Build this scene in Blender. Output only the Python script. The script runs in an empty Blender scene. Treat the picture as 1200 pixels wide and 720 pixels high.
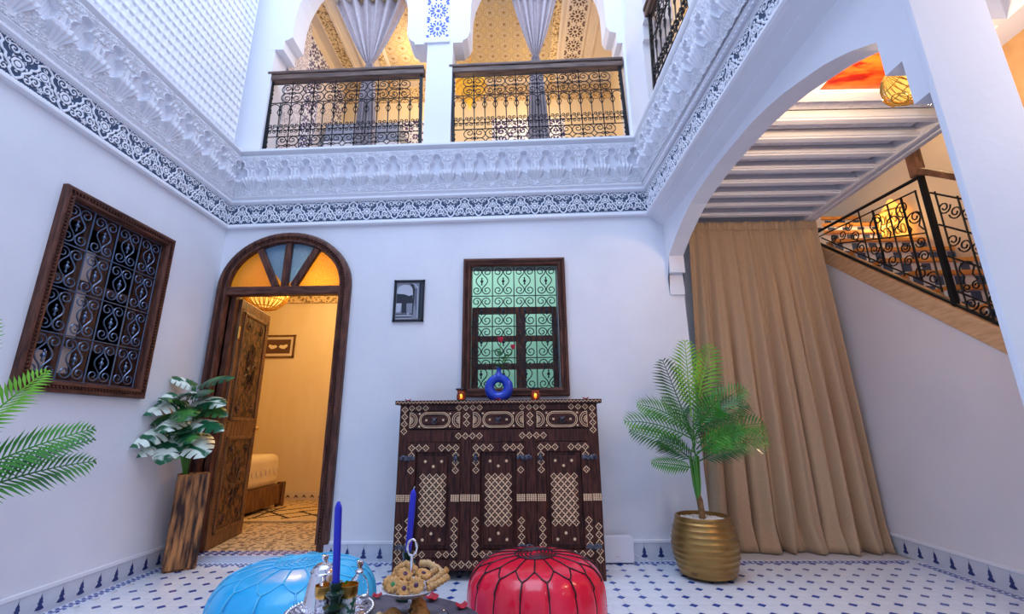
import bpy, bmesh, math, random
import numpy as np
from mathutils import Vector, Matrix
random.seed(7); rs=np.random.RandomState(7)
PI=math.pi
sc=bpy.context.scene
COL=sc.collection
# ---------------- camera
D=3.415; XL=-2.453; XR=1.197; XS=2.66
_pi,_ro,_ya=math.radians(14.933),math.radians(-.5443),math.radians(-.9455)
fw=Vector((math.sin(_ya)*math.cos(_pi),math.cos(_ya)*math.cos(_pi),math.sin(_pi)))
rt=Vector((math.cos(_ya),-math.sin(_ya),0)); up=rt.cross(fw)
r_=rt*math.cos(_ro)+up*math.sin(_ro); u_=up*math.cos(_ro)-rt*math.sin(_ro)
cd=bpy.data.cameras.new('camera'); cam=bpy.data.objects.new('camera',cd); COL.objects.link(cam)
M=Matrix.Identity(4)
for i in range(3):
    M[i][0]=r_[i];M[i][1]=u_[i];M[i][2]=-fw[i]
M[2][3]=0.9
cam.matrix_world=M
cd.sensor_width=36; cd.sensor_fit='HORIZONTAL'; cd.lens=36*522.66/1200; cd.clip_start=.05; cd.clip_end=100
sc.camera=cam
# ---------------- light
w=bpy.data.worlds.new('sky'); sc.world=w; w.use_nodes=True
bg=w.node_tree.nodes['Background']; bg.inputs[0].default_value=(.53,.69,1.0,1); bg.inputs[1].default_value=.80
sc.view_settings.view_transform='Standard'; sc.view_settings.look='None'
sc.view_settings.exposure=0.0; sc.view_settings.gamma=1; sc.view_settings.use_curve_mapping=False
try:
    sc.cycles.max_bounces=8; sc.cycles.diffuse_bounces=5; sc.cycles.sample_clamp_indirect=3; sc.cycles.transparent_max_bounces=12
    sc.cycles.caustics_reflective=False; sc.cycles.caustics_refractive=False
except Exception: pass
def point(name,loc,col,e,r=.05):
    l=bpy.data.lights.new(name,'POINT'); l.energy=e; l.color=col; l.shadow_soft_size=r
    o=bpy.data.objects.new(name,l); o.location=loc; COL.objects.link(o); return o
def area(name,loc,rot,sx,sy,col,e):
    l=bpy.data.lights.new(name,'AREA'); l.shape='RECTANGLE'; l.size=sx; l.size_y=sy; l.energy=e; l.color=col
    o=bpy.data.objects.new(name,l); o.location=loc; o.rotation_euler=rot; COL.objects.link(o); return o
WARM=(1,.70,.36); WARM2=(1,.70,.40)
area('roof_opening_light',(-.6,1.0,6.6),(0,0,0),3.4,4.6,(.60,.74,1),225)
point('bedroom_light',(-2.2,4.7,2.45),(1,.68,.28),36,.12)
point('gallery_light',(-1.2,4.3,4.9),(1,.76,.48),15,.12)
point('gallery_light',(.2,4.5,4.6),(1,.76,.48),12,.12)
point('side_gallery_light',(1.9,2.6,4.6),WARM,14,.1)
point('bay_light',(1.66,1.72,2.40),WARM2,22,.05)
point('bay_light',(1.95,.6,2.1),(1,.86,.82),20,.12)  # added fill light out of view, brightens the bay walls
point('stair_light',(3.2,2.75,3.3),WARM2,14,.08)
point('window_room_light',(-.3,4.2,2.8),(.95,1,.95),15,.04)
# ---------------- materials
def mat(name,col,rough=.6,metal=0,col2=None,scale=8,stretch=(1,1,1),bump=0,bscale=40,detail=3,trans=0,emit=0,ecol=None,coat=0,ramp=(.35,.65),sheen=0,ior=1.45,alpha=1,spec=.5):
    m=bpy.data.materials.new(name); m.use_nodes=True; nt=m.node_tree; b=nt.nodes['Principled BSDF']
    b.inputs['Base Color'].default_value=(*col,1); b.inputs['Roughness'].default_value=rough; b.inputs['Metallic'].default_value=metal
    b.inputs['Transmission Weight'].default_value=trans; b.inputs['Coat Weight'].default_value=coat; b.inputs['IOR'].default_value=ior
    b.inputs['Sheen Weight'].default_value=sheen; b.inputs['Specular IOR Level'].default_value=spec
    if emit: b.inputs['Emission Strength'].default_value=emit; b.inputs['Emission Color'].default_value=(*(ecol or col),1)
    if alpha<1: b.inputs['Alpha'].default_value=alpha
    tc=nt.nodes.new('ShaderNodeTexCoord'); mp=nt.nodes.new('ShaderNodeMapping'); mp.inputs['Scale'].default_value=stretch
    nt.links.new(tc.outputs['Object'],mp.inputs[0])
    if col2 is not None:
        n=nt.nodes.new('ShaderNodeTexNoise'); n.inputs['Scale'].default_value=scale; n.inputs['Detail'].default_value=detail
        nt.links.new(mp.outputs[0],n.inputs['Vector'])
        r=nt.nodes.new('ShaderNodeValToRGB'); r.color_ramp.elements[0].position=ramp[0]; r.color_ramp.elements[1].position=ramp[1]
        r.color_ramp.elements[0].color=(*col,1); r.color_ramp.elements[1].color=(*col2,1)
        nt.links.new(n.outputs['Fac'],r.inputs[0]); nt.links.new(r.outputs[0],b.inputs['Base Color'])
    if bump:
        n2=nt.nodes.new('ShaderNodeTexNoise'); n2.inputs['Scale'].default_value=bscale; n2.inputs['Detail'].default_value=4
        nt.links.new(mp.outputs[0],n2.inputs['Vector'])
        bp=nt.nodes.new('ShaderNodeBump'); bp.inputs['Strength'].default_value=bump; bp.inputs['Distance'].default_value=.01
        nt.links.new(n2.outputs['Fac'],bp.inputs['Height']); nt.links.new(bp.outputs[0],b.inputs['Normal'])
    return m
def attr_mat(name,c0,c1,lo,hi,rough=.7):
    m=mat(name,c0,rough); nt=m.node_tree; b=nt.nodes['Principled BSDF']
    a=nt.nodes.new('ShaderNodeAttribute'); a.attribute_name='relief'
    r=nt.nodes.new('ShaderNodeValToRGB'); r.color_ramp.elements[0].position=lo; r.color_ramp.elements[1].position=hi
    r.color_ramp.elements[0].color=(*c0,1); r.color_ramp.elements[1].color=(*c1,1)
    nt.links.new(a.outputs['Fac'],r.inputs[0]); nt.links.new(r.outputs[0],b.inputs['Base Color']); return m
PL=mat('plaster',(.76,.76,.82),.75,col2=(.81,.81,.86),scale=2.5,bump=.12,bscale=30)
PLB=mat('bay_plaster',(.74,.72,.76),.7,col2=(.79,.77,.80),scale=2,bump=.12,bscale=25)
PLW=mat('white_gypsum',(.84,.84,.89),.7)
CARV=attr_mat('carved_gypsum',(.50,.51,.60),(.79,.79,.85),.35,.62)  # recesses coloured darker than raised faces: shade put into the gypsum colour
BAND=attr_mat('painted_band',(.05,.08,.15),(.84,.85,.92),.38,.55)
SEB=mat('lattice_gypsum',(.86,.87,.92),.75)
SPK=mat('speckled_plaster',(.45,.38,.42),.8,col2=(.85,.8,.8),scale=60,detail=2,ramp=(.42,.52),bump=.6,bscale=60)
OCH=mat('warm_plaster',(.84,.67,.42),.7,col2=(.88,.73,.5),scale=6,stretch=(1,1,.25),bump=.15,bscale=10)
OCHD=mat('carved_ochre',(.25,.15,.06),.8,col2=(.8,.6,.33),scale=45,detail=2,ramp=(.4,.52),bump=.5,bscale=50)
OCHP=mat('painted_ochre',(.50,.36,.18),.6,col2=(.62,.47,.26),scale=30)
OCHK=mat('ochre_dark',(.24,.13,.05),.7)
BEIGE=mat('beige_paint',(.80,.68,.54),.6)
BRN=mat('star_brown',(.13,.06,.04),.5)
FLW=mat('tile_white',(.74,.78,.88),.22,col2=(.82,.85,.92),scale=14,coat=.3)
FLB=mat('tile_blue',(.012,.06,.36),.2,coat=.4)
GROUT=mat('grout',(.50,.46,.45),.8)
SKT=mat('skirting_tile',(.58,.62,.70),.25,col2=(.66,.69,.76),scale=9,coat=.3)
NAVY=mat('navy_glaze',(.015,.035,.17),.3)
COB=mat('cobalt_glaze',(.01,.03,.55),.15,coat=.3)
ZELW=mat('zellige_white',(.85,.87,.93),.3)
PUR=mat('zellige_purple',(.07,.03,.16),.3)
WD=mat('dark_walnut',(.045,.02,.014),.42,col2=(.13,.055,.035),scale=9,stretch=(9,9,1.2),bump=.2,bscale=18)
WDF=mat('frame_walnut',(.05,.017,.012),.42,spec=.35,col2=(.15,.055,.035),scale=7,stretch=(7,7,1.2),bump=.2,bscale=18)
WDX=mat('frame_walnut_cross',(.05,.017,.012),.42,spec=.35,col2=(.15,.055,.035),scale=7,stretch=(1.2,7,7),bump=.2,bscale=18)
WDL=mat('door_leaf_wood',(.075,.03,.012),.4,col2=(.26,.115,.045),scale=6,stretch=(9,9,1),bump=.25,bscale=16)
WDC=mat('door_carving',(.02,.008,.004),.5,col2=(.19,.08,.03),scale=38,stretch=(1,1,.6),ramp=(.42,.56),bump=.9,bscale=45)
WCAB=mat('cabinet_wood',(.022,.007,.006),.42,spec=.3,col2=(.095,.028,.018),scale=7,stretch=(11,11,1.3),bump=.25,bscale=20)
WCABX=mat('cabinet_wood_cross',(.022,.007,.006),.42,spec=.3,col2=(.095,.028,.018),scale=7,stretch=(1.3,11,11),bump=.25,bscale=20)
BONE=mat('bone_inlay',(.80,.52,.30),.5,col2=(.90,.64,.40),scale=40)
IRON=mat('black_iron',(.016,.018,.022),.45,.6)
IRONB=mat('sky_tint_iron',(.13,.18,.28),.34,.75)  # iron colour lightened to blue-grey to carry the sky's reflection
IRONG=mat('green_black_iron',(.02,.035,.05),.4,.6)
STEEL=mat('worn_metal',(.16,.17,.21),.4,.9,col2=(.05,.05,.07),scale=60)
RAILW=mat('rail_wood',(.06,.035,.03),.45,col2=(.20,.12,.09),scale=6,stretch=(1,12,12),bump=.2)
TANW=mat('tan_stringer',(.55,.33,.17),.55,col2=(.68,.44,.25),scale=9,stretch=(1,1,6))
STEPW=mat('stair_nosing',(.62,.25,.05),.45,col2=(.75,.36,.10),scale=10)
LINEN=mat('linen',(.44,.29,.17),.9,col2=(.52,.355,.22),scale=180,stretch=(1,1,1),bump=.25,bscale=240,sheen=.2)
VOILE=mat('voile',(.50,.42,.43),.8,col2=(.57,.49,.50),scale=30)
CHROME=mat('chrome',(.82,.80,.84),.12,1,bump=.1,bscale=60)
SILV=mat('engraved_silver',(.75,.73,.78),.25,1,col2=(.35,.32,.38),scale=90,ramp=(.45,.55),bump=.4,bscale=120)
GLASS=mat('clear_glass',(1,1,1),.03,trans=1,ior=1.2)
PANE=mat('window_glass',(.9,1,.95),.05,trans=1,ior=1.02)
GOLD=mat('gold_rim',(.75,.42,.10),.28,1)
BRASS=mat('lantern_brass',(.85,.52,.10),.35,.8,emit=.04,ecol=(1,.55,.1))
AMBG=mat('lit_amber_glass',(1,.6,.12),.4,emit=1.15,ecol=(1,.56,.10))
LANG=mat('lantern_amber',(.75,.40,.03),.3,emit=.55,ecol=(1,.50,.05))
GLARE=mat('lamp_glare',(1,.8,.5),.4,emit=12,ecol=(1,.85,.6))
GOLDP=mat('gold_pot',(.28,.155,.05),.36,.75,col2=(.38,.23,.07),scale=5,stretch=(1,1,6),bump=.1)
PEB=mat('white_pebble',(.8,.74,.68),.6)
BLUEL=mat('turquoise_leather',(.02,.40,.76),.26,col2=(.06,.55,.90),scale=3,bump=.25,bscale=14,coat=.25)
STB=mat('pale_stitch',(.10,.52,.78),.5)
REDL=mat('red_leather',(.72,.006,.03),.22,col2=(.88,.012,.06),scale=3,bump=.25,bscale=14,coat=.3)
STK=mat('black_stitch',(.02,.005,.01),.5)
CAND=mat('blue_wax',(.015,.02,.52),.35,coat=.2)
WICK=mat('wick',(.8,.8,.8),.8)
GRNC=mat('green_glaze',(.008,.035,.02),.15,coat=.5)
CBL=mat('blue_ceramic',(.012,.05,.50),.25,coat=.3)
PETAL=mat('rose_petal',(.35,.0,.015),.5,col2=(.55,.01,.04),scale=30)
ROSE=mat('rose_red',(.5,.0,.02),.5,col2=(.7,.03,.1),scale=40)
STEM=mat('stem_green',(.06,.22,.03),.5)
def leafmat(name,a,b,c=None): return mat(name,a,.4,col2=b,scale=7,detail=2,coat=.1)
PALM=leafmat('palm_green',(.015,.12,.012),(.05,.26,.02)); PALML=leafmat('palm_light',(.08,.30,.01),(.2,.48,.03)); PALMD=leafmat('palm_dark',(.008,.06,.02),(.02,.14,.03))
MON=mat('variegated_leaf',(.01,.11,.045),.35,col2=(.74,.82,.70),scale=7,stretch=(1,3,1),detail=1.5,ramp=(.46,.52),coat=.2)
MOND=mat('green_leaf',(.008,.075,.03),.35,col2=(.10,.32,.05),scale=9,ramp=(.4,.75),coat=.2)
TRUNK=mat('palm_stem',(.16,.08,.03),.8,col2=(.3,.16,.07),scale=30)
CHAR=mat('charred_wood',(.03,.01,.006),.5,col2=(.56,.23,.07),scale=4.5,stretch=(9,9,.9),ramp=(.40,.62),detail=5,bump=.2)
COOK=mat('cookie',(.50,.24,.07),.85,col2=(.68,.38,.15),scale=60,bump=.7,bscale=110)
COOKD=mat('cookie_cracked',(.22,.085,.02),.85,col2=(.46,.2,.055),scale=55,ramp=(.35,.5),bump=.9,bscale=70)
COOKL=mat('pastry_pale',(.60,.38,.17),.85,col2=(.72,.5,.27),scale=25)
NUT=mat('sesame',(.72,.52,.32),.8)
JAM=mat('dark_jam',(.06,.01,.05),.3); GRNJ=mat('green_dot',(.01,.2,.05),.3)
DARKT=mat('table_dark',(.055,.045,.07),.35,col2=(.10,.08,.11),scale=30)
TEAL=mat('painted_glass_green',(.02,.14,.08),.3,col2=(.8,.8,.85),scale=75,ramp=(.45,.52))
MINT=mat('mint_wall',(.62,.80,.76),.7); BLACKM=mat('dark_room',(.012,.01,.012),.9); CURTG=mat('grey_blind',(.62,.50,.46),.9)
WPL=mat('white_plastic',(.80,.80,.88),.35); BEDL=mat('mattress_cloth',(.86,.72,.50),.8,col2=(.9,.78,.56),scale=8,bump=.3,bscale=12)
RUGM=mat('rug_cream',(.68,.48,.22),.95,col2=(.8,.6,.32),scale=60,bump=.8,bscale=90); RUGD=mat('rug_dark',(.06,.035,.03),.95)
MOSM=mat('mosaic_floor',(.22,.13,.07),.5,col2=(.75,.56,.32),scale=34,detail=2,ramp=(.42,.5))
REDC=mat('red_panel',(.22,.006,.002),.35,col2=(.80,.10,.01),scale=9,stretch=(1,2.5,1),detail=8,ramp=(.40,.60))
AMBP=mat('amber_glass',(.95,.40,.02),.25,trans=.55,bump=.5,bscale=70,emit=.12,ecol=(1,.42,.02)); BLUP=mat('blue_grey_glass',(.22,.42,.62),.25,trans=.4,bump=.5,bscale=70)  # amber panes glow faintly in place of light coming from behind
PAPER=mat('photo_paper',(.25,.27,.33),.5); PHD=mat('photo_dark',(.02,.025,.04),.5); PHM=mat('photo_mid',(.12,.13,.18),.5); PHL=mat('photo_light',(.5,.53,.62),.5)
FLAME=mat('flame',(1,.5,.1),.5,emit=22,ecol=(1,.45,.1)); SMOKE=mat('smoked_amber_glass',(.35,.12,.03),.1,trans=.7)
BLKF=mat('black_frame',(.012,.013,.02),.35); CLOTHB=mat('pale_blue_cloth',(.38,.42,.52),.8)
# ---------------- mesh helpers
def A_(z): return float(np.interp(z,[2.2,2.56,3.27,4.2],[0,.018,.0216,.033]))
def B_(z): return float(np.interp(z,[1.4,2.2,2.6,3.3,4.5],[0,.037,.055,.10,.10]))
def W(p):
    x,y,z=p
    dz=A_(z)*(min(max(x,-2.45),1.09)+.7)
    t=min(max((x-.9)/.12,0),1); dz+=B_(z)*(max(y,.2)-3.415)*t
    return (x,y,z+dz)
def props(o,label=None,category=None,group=None,kind=None):
    if label:o['label']=label
    if category:o['category']=category
    if group:o['group']=group
    if kind:o['kind']=kind
    return o
def link(name,me,parent=None,**k):
    o=bpy.data.objects.new(name,me); COL.objects.link(o)
    if parent: o.parent=parent
    return props(o,**k)
def empty(name,loc=(0,0,0),rz=0,parent=None,**k):
    o=bpy.data.objects.new(name,None); COL.objects.link(o); o.location=loc; o.rotation_euler=(0,0,rz); o.empty_display_size=.05
    if parent:o.parent=parent
    return props(o,**k)
def copy_tree(o,parent=None,loc=None,rz=None,label=None):
    c=o.copy(); COL.objects.link(c)
    if parent:c.parent=parent
    if loc is not None:c.location=loc
    if rz is not None:c.rotation_euler=(0,0,rz)
    if label:c['label']=label
    for ch in list(o.children):
        copy_tree(ch,c)
    return c
class MB:
    def __init__(s): s.v=[];s.f=[];s.m=[]
    def add(s,vs,fs,mi=0):
        o=len(s.v); s.v+= [tuple(v) for v in vs]; s.f+=[tuple(i+o for i in f) for f in fs]; s.m+=[mi]*len(fs); return s
    def bx(s,x0,x1,y0,y1,z0,z1,mi=0):
        return s.add([(x0,y0,z0),(x1,y0,z0),(x1,y1,z0),(x0,y1,z0),(x0,y0,z1),(x1,y0,z1),(x1,y1,z1),(x0,y1,z1)],
          [(0,3,2,1),(4,5,6,7),(0,1,5,4),(1,2,6,5),(2,3,7,6),(3,0,4,7)],mi)
    def tube(s,pts,r=.005,n=6,mi=0,closed=False,caps=True):
        pts=[Vector(p) for p in pts]; N=len(pts); rr=r if isinstance(r,(list,tuple)) else [r]*N
        rings=[]; prev=None
        for i,p in enumerate(pts):
            a=pts[(i-1)%N] if (i>0 or closed) else p; b=pts[(i+1)%N] if (i<N-1 or closed) else p
            t=(b-a); t=t.normalized() if t.length>1e-9 else Vector((0,0,1))
            if prev is None:
                q=Vector((0,0,1)) if abs(t.z)<.9 else Vector((1,0,0)); nx=(q-t*q.dot(t)).normalized()
            else:
                nx=prev-t*prev.dot(t); nx=nx.normalized() if nx.length>1e-6 else prev
            prev=nx; ny=t.cross(nx)
            rings.append([p+(nx*math.cos(2*PI*k/n)+ny*math.sin(2*PI*k/n))*rr[i] for k in range(n)])
        vs=[q for R in rings for q in R]; fs=[]
        for i in range(N if closed else N-1):
            j=(i+1)%N
            for k in range(n):
                k2=(k+1)%n; fs.append((i*n+k,i*n+k2,j*n+k2,j*n+k))
        if caps and not closed: fs.append(tuple(range(n-1,-1,-1))); fs.append(tuple((N-1)*n+k for k in range(n)))
        return s.add(vs,fs,mi)
    def lathe(s,prof,n=24,c=(0,0,0),mi=0,a0=0,a1=2*PI):
        vs=[];fs=[];full=abs(a1-a0-2*PI)<1e-6; cols=n if full else n+1
        for (r,z) in prof:
            for k in range(cols):
                a=a0+(a1-a0)*k/n; vs.append((c[0]+r*math.cos(a),c[1]+r*math.sin(a),c[2]+z))
        for i in range(len(prof)-1):
            for k in range(n):
                k2=(k+1)%cols; fs.append((i*cols+k,i*cols+k2,(i+1)*cols+k2,(i+1)*cols+k))
        return s.add(vs,fs,mi)
    def prism(s,poly,a,b,axis='Y',mi=0):
        n=len(poly)
        def P(p,t):
            if axis=='Y':return (p[0],t,p[1])
            if axis=='X':return (t,p[0],p[1])
            return (p[0],p[1],t)
        vs=[P(p,a) for p in poly]+[P(p,b) for p in poly]
        fs=[tuple(range(n)),tuple(range(2*n-1,n-1,-1))]+[(i,(i+1)%n,(i+1)%n+n,i+n) for i in range(n)]
        return s.add(vs,fs,mi)
    def strip(s,A,B,mi=0,closed=False):
        n=len(A); vs=list(A)+list(B)
        return s.add(vs,[(i,(i+1)%n,(i+1)%n+n,i+n) for i in range(n if closed else n-1)],mi)
    def sph(s,c,r,n=10,m=7,sc3=(1,1,1),mi=0):
        vs=[];fs=[]
        for i in range(m+1):
            t=PI*i/m
            for k in range(n):
                a=2*PI*k/n; vs.append((c[0]+r*sc3[0]*math.sin(t)*math.cos(a),c[1]+r*sc3[1]*math.sin(t)*math.sin(a),c[2]+r*sc3[2]*math.cos(t)))
        for i in range(m):
            for k in range(n):
                k2=(k+1)%n; fs.append((i*n+k,(i+1)*n+k,(i+1)*n+k2,i*n+k2))
        return s.add(vs,fs,mi)
    def xf(s,fn,start=0):
        s.v[start:]=[tuple(fn(p)) for p in s.v[start:]]; return s
    def mesh(s,name,mats,warp=False,smooth=0):
        v=[W(p) for p in s.v] if warp else s.v
        me=bpy.data.meshes.new(name); me.from_pydata(v,[],s.f)
        for m in (mats if isinstance(mats,(list,tuple)) else [mats]): me.materials.append(m)
        me.polygons.foreach_set('material_index',s.m)
        bm=bmesh.new(); bm.from_mesh(me); bmesh.ops.remove_doubles(bm,verts=bm.verts,dist=1e-6)
        bmesh.ops.recalc_face_normals(bm,faces=bm.faces); bm.to_mesh(me); bm.free()
        if smooth:
            me.polygons.foreach_set('use_smooth',[True]*len(me.polygons)); me.set_sharp_from_angle(angle=math.radians(smooth))
        me.update(); return me
    def build(s,name,mats,parent=None,warp=False,smooth=0,bev=0,loc=None,**k):
        o=link(name,s.mesh(name,mats,warp,smooth),parent,**k)
        if bev:
            b=o.modifiers.new('bevel','BEVEL'); b.width=bev; b.segments=2; b.limit_method='ANGLE'
        if loc is not None:o.location=loc
        return o
def inst(src,name,parent,loc,rot=(0,0,0),scale=(1,1,1),**k):
    o=bpy.data.objects.new(name,src if not isinstance(src,bpy.types.Object) else src.data); COL.objects.link(o)
    if parent:o.parent=parent
    o.location=loc;o.rotation_euler=rot;o.scale=scale
    return props(o,**k)
def spiral(cx,cz,r0,r1,a0,turns,n=18,cw=True):
    return [(cx+(r0+(r1-r0)*i/n)*math.cos(a0+(-1 if cw else 1)*2*PI*turns*i/n),cz+(r0+(r1-r0)*i/n)*math.sin(a0+(-1 if cw else 1)*2*PI*turns*i/n)) for i in range(n+1)]
def bez(p0,p1,p2,p3,n=8):
    o=[]
    for i in range(n+1):
        t=i/n;a=(1-t)**3;b=3*t*(1-t)**2;c=3*t*t*(1-t);d=t**3
        o.append((a*p0[0]+b*p1[0]+c*p2[0]+d*p3[0],a*p0[1]+b*p1[1]+c*p2[1]+d*p3[1]))
    return o
def arc(cx,cz,r,a0,a1,n=12,rz=None): return [(cx+r*math.cos(a0+(a1-a0)*i/n),cz+(rz or r)*math.sin(a0+(a1-a0)*i/n)) for i in range(n+1)]
# ---------------- setting
S=dict(kind='structure')
def arcpts(cx,cz,rx,rz,a0,a1,n=20): return [(cx+rx*math.cos(a0+(a1-a0)*i/n),cz+rz*math.sin(a0+(a1-a0)*i/n)) for i in range(n+1)]
floor=MB().bx(-2.6,2.7,-1.6,3.42,-.12,-.004).bx(1.31,2.7,3.42,3.8,-.12,-.004).build('floor',GROUT,**S)
# back wall with door arch and window hole
DX=-1.888
b=MB(); t0,t1=D,D+.12; ZT=2.832
b.bx(-2.6,DX-.5,t0,t1,0,ZT-.03); b.prism([(DX-.5,ZT-.03)]+[(DX+.5,ZT-.03)]+arcpts(DX,2.0,.5,.42,0,PI),t0,t1)
b.bx(DX+.5,-.40,t0,t1,0,ZT); b.bx(-.40,.32,t0,t1,0,1.14); b.bx(-.40,.32,t0,t1,2.17,ZT); b.bx(.32,1.31,t0,t1,0,ZT); b.bx(-2.6,1.31,D+.095,D+.14,2.75,3.22)
b.build('wall_back',PL,**S)
b=MB(); b.bx(XL-.12,XL,-1.6,2.15,0,2.8).bx(XL-.12,XL,2.84,D,0,2.8).bx(XL-.12,XL,2.15,2.84,0,1.14).bx(XL-.12,XL,2.15,2.84,2.14,2.8).bx(XL-.14,XL-.095,-1.6,D+.1,2.7,3.22)
b.build('wall_left',PL,**S)
# arch wall on the right
archp=[(3.47,1.89),(3.40,1.89),(3.40,2.06),(3.348,2.06),(3.348,2.2),(3.25,2.245),(3.156,2.288),(3.02,2.335),(2.92,2.365),(2.834,2.388),(2.7,2.41),(2.57,2.424),(2.4,2.433),(2.2,2.436),(1.98,2.43),(1.83,2.413),(1.7,2.389),(1.586,2.357),(1.46,2.32),(1.39,2.29),(1.326,2.26),(1.226,2.2),(1.226,2.05),(1.162,2.05),(1.162,1.873),(1.106,1.873),(1.106,0)]
b=MB()
top=[(3.4149,3.22)]+[(1.106,3.22),(1.106,0)]+archp[::-1][1:]+[(3.4149,1.89)]
b.prism(top,1.197,1.312,'X'); b.bx(1.197,1.312,-1.6,1.1055,2.50,3.22)
b.build('wall_right',PL,warp=True,**S)
MB().bx(1.190,1.42,1.088,1.1055,0,3.2).bx(1.3125,1.42,1.1055,1.15,0,2.6).build('trim_1',PL,warp=True,bev=.004,**S)
# side bay: stair wall, back wall, far wall, ceiling
k=(2.431-1.381)/(3.743-2.444)
zs=lambda y: 2.431+(y-3.743)*k
MB().prism([(-1.2,0),(3.8,0),(3.8,zs(3.8)-.14),(1.0,zs(1.0)-.14),(.72,0.06),(-1.2,.06)],XS,XS+.1,'X').build('wall_stair',PLB,**S)
MB().bx(1.31,XS+.09,3.76,3.84,0,2.75).build('wall_bay_back',PLB,**S)
MB().bx(3.55,3.65,-1.2,5.2,0,4.2).bx(XS+.1,3.55,5.1,5.2,0,4.2).bx(XS+.1,3.65,-1.3,-1.2,0,4.2).build('wall_stair_far',mat('pale_ochre_plaster',(.78,.66,.54),.7,col2=(.82,.70,.58),scale=3,bump=.1),**S)
MB().bx(2.58,3.65,-1.3,5.2,4.2,4.3).build('ceiling_stair',PLB,**S)
b=MB()
b.bx(1.31,1.47,2.034,3.76,2.6,2.75).bx(2.47,2.585,2.034,3.76,2.6,2.75).bx(1.31,2.585,2.034,2.10,2.6,2.75).bx(1.31,2.585,3.66,3.76,2.6,2.75).bx(1.31,2.585,2.034,3.76,2.75,2.8)
b.bx(1.31,1.60,-1.2,2.034,2.6,2.8).bx(2.15,2.585,-1.2,2.034,2.6,2.8); b.bx(1.60,2.15,1.60,1.634,2.6,2.8)
b.build('ceiling_bay',PLB,**S)
cb=bpy.data.objects['ceiling_bay']
p=MB().bx(1.47,2.47,.008,.046,0,.066).bx(1.47,2.47,-.004,.008,.010,.022).bx(1.47,2.47,.046,.058,.010,.022).mesh('beam',PLB)
n=9; y0=2.10; pt=(3.66-2.10)/n
for i in range(1,n): inst(p,'ceiling_beam',cb,(0,y0+pt*i-.027,2.6))
p=MB().bx(1.52,2.42,0,.10,0,.012).mesh('coffer_panel',mat('coffer_relief',(.62,.60,.66),.7,col2=(.72,.70,.76),scale=22,bump=.9,bscale=35))
for i in range(n): inst(p,'coffer_panel',cb,(0,y0+pt*i+.032,2.655))
p=MB()
for i,(x0,x1) in enumerate([(1.40,1.425),(1.445,1.47),(2.47,2.495),(2.53,2.555)]): p.bx(x0,x1,2.05,3.74,2.588,2.6)
p.build('moulding',PLB,cb,bev=.003)
MB().bx(1.60,2.15,1.634,2.034,2.62,2.64).build('red_panel',REDC,cb,label='mottled red-orange ceiling panel')
# ---- cornices
def Fb(s,t,d): return (s,D-d,t)
def Fl(s,t,d): return (XL+d,s,t)
def Fr(s,t,d): return (1.09-d,s,t)
def sweep(prof,F,s0,s1,name,m,parent=None,smooth=30,**kw):
    b=MB(); n=len(prof); A=[F(s0,t,d) for d,t in prof]; Bv=[F(s1,t,d) for d,t in prof]
    b.add(A+Bv,[(i,(i+1)%n,(i+1)%n+n,i+n) for i in range(n)]+[tuple(range(n)),tuple(range(2*n-1,n-1,-1))])
    return b.build(name,m,parent,warp=True,smooth=smooth,**kw)
low=[(-.02,2.545),(.02,2.545),(.03,2.555),(.03,2.570),(.018,2.582),(-.02,2.582)]
mid=[(-.02,2.775),(.022,2.775),(.034,2.785),(.034,2.795),(.024,2.805),(.02,2.812),(.032,2.82),(.040,2.828),(.040,2.848),(-.02,2.848)]
topp=lambda e:[(-.02,3.185),(.045,3.185),(.052,3.19),(.052,3.215),(.05,3.225),(.05+e*.5,3.235),(.05+e,3.25),(.05+e,3.27),(-.25,3.27)]
rope=MB().add([(0,0,0),(.017,0,.011),(.024,-.006,.011),(.007,-.006,0)],[(0,1,2,3)]).mesh('rope',PLW)
names=[('cornice_back',Fb,-2.453,1.09,.03),('cornice_left',Fl,-1.6,3.415,.02),('cornice_right',Fr,-1.6,3.415,.035)]
CN={}
for nm,F,s0,s1,e in names:
    o=sweep(low,F,s0,s1,nm,PLW,kind='structure'); CN[nm]=o
    sweep(mid,F,s0,s1,'moulding',PLW,o); sweep(topp(e),F,s0,s1,'top_moulding',PLW,o)
    # carved rope and bead lines in the mouldings
    b=MB(); nst=int((s1-s0)/.032)
    for i in range(nst):
        s=s0+.016+i*.032
        for tz,dd,hh in ((2.7985,.0345,.010),(3.2,.0535,.012)):
            A=[F(s-.011,tz-hh*.6,dd),F(s+.001,tz-hh*.6,dd),F(s+.012,tz+hh*.6,dd),F(s,tz+hh*.6,dd)]
            Bq=[F(s-.011,tz-hh*.6,dd-.012),F(s+.001,tz-hh*.6,dd-.012),F(s+.012,tz+hh*.6,dd-.012),F(s,tz+hh*.6,dd-.012)]
            b.add(A+Bq,[(0,1,2,3),(0,1,5,4),(1,2,6,5),(2,3,7,6),(3,0,4,7)])
    b.build('rope_carving',PLW,o,warp=True,kind='stuff')
# cove under the right cornice
sweep([(-.12,2.46),(-.107,2.46),(-.095,2.475),(-.06,2.49),(-.045,2.505),(-.045,2.515),(-.02,2.53),(0,2.548),(-.12,2.56)],Fr,-1.6,3.415,'cove',PL,CN['cornice_right'])
MB().bx(1.09,1.197,-1.6,3.415,2.55,2.83).build('cornice_backing',PL,CN['cornice_right'],warp=True)
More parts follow.
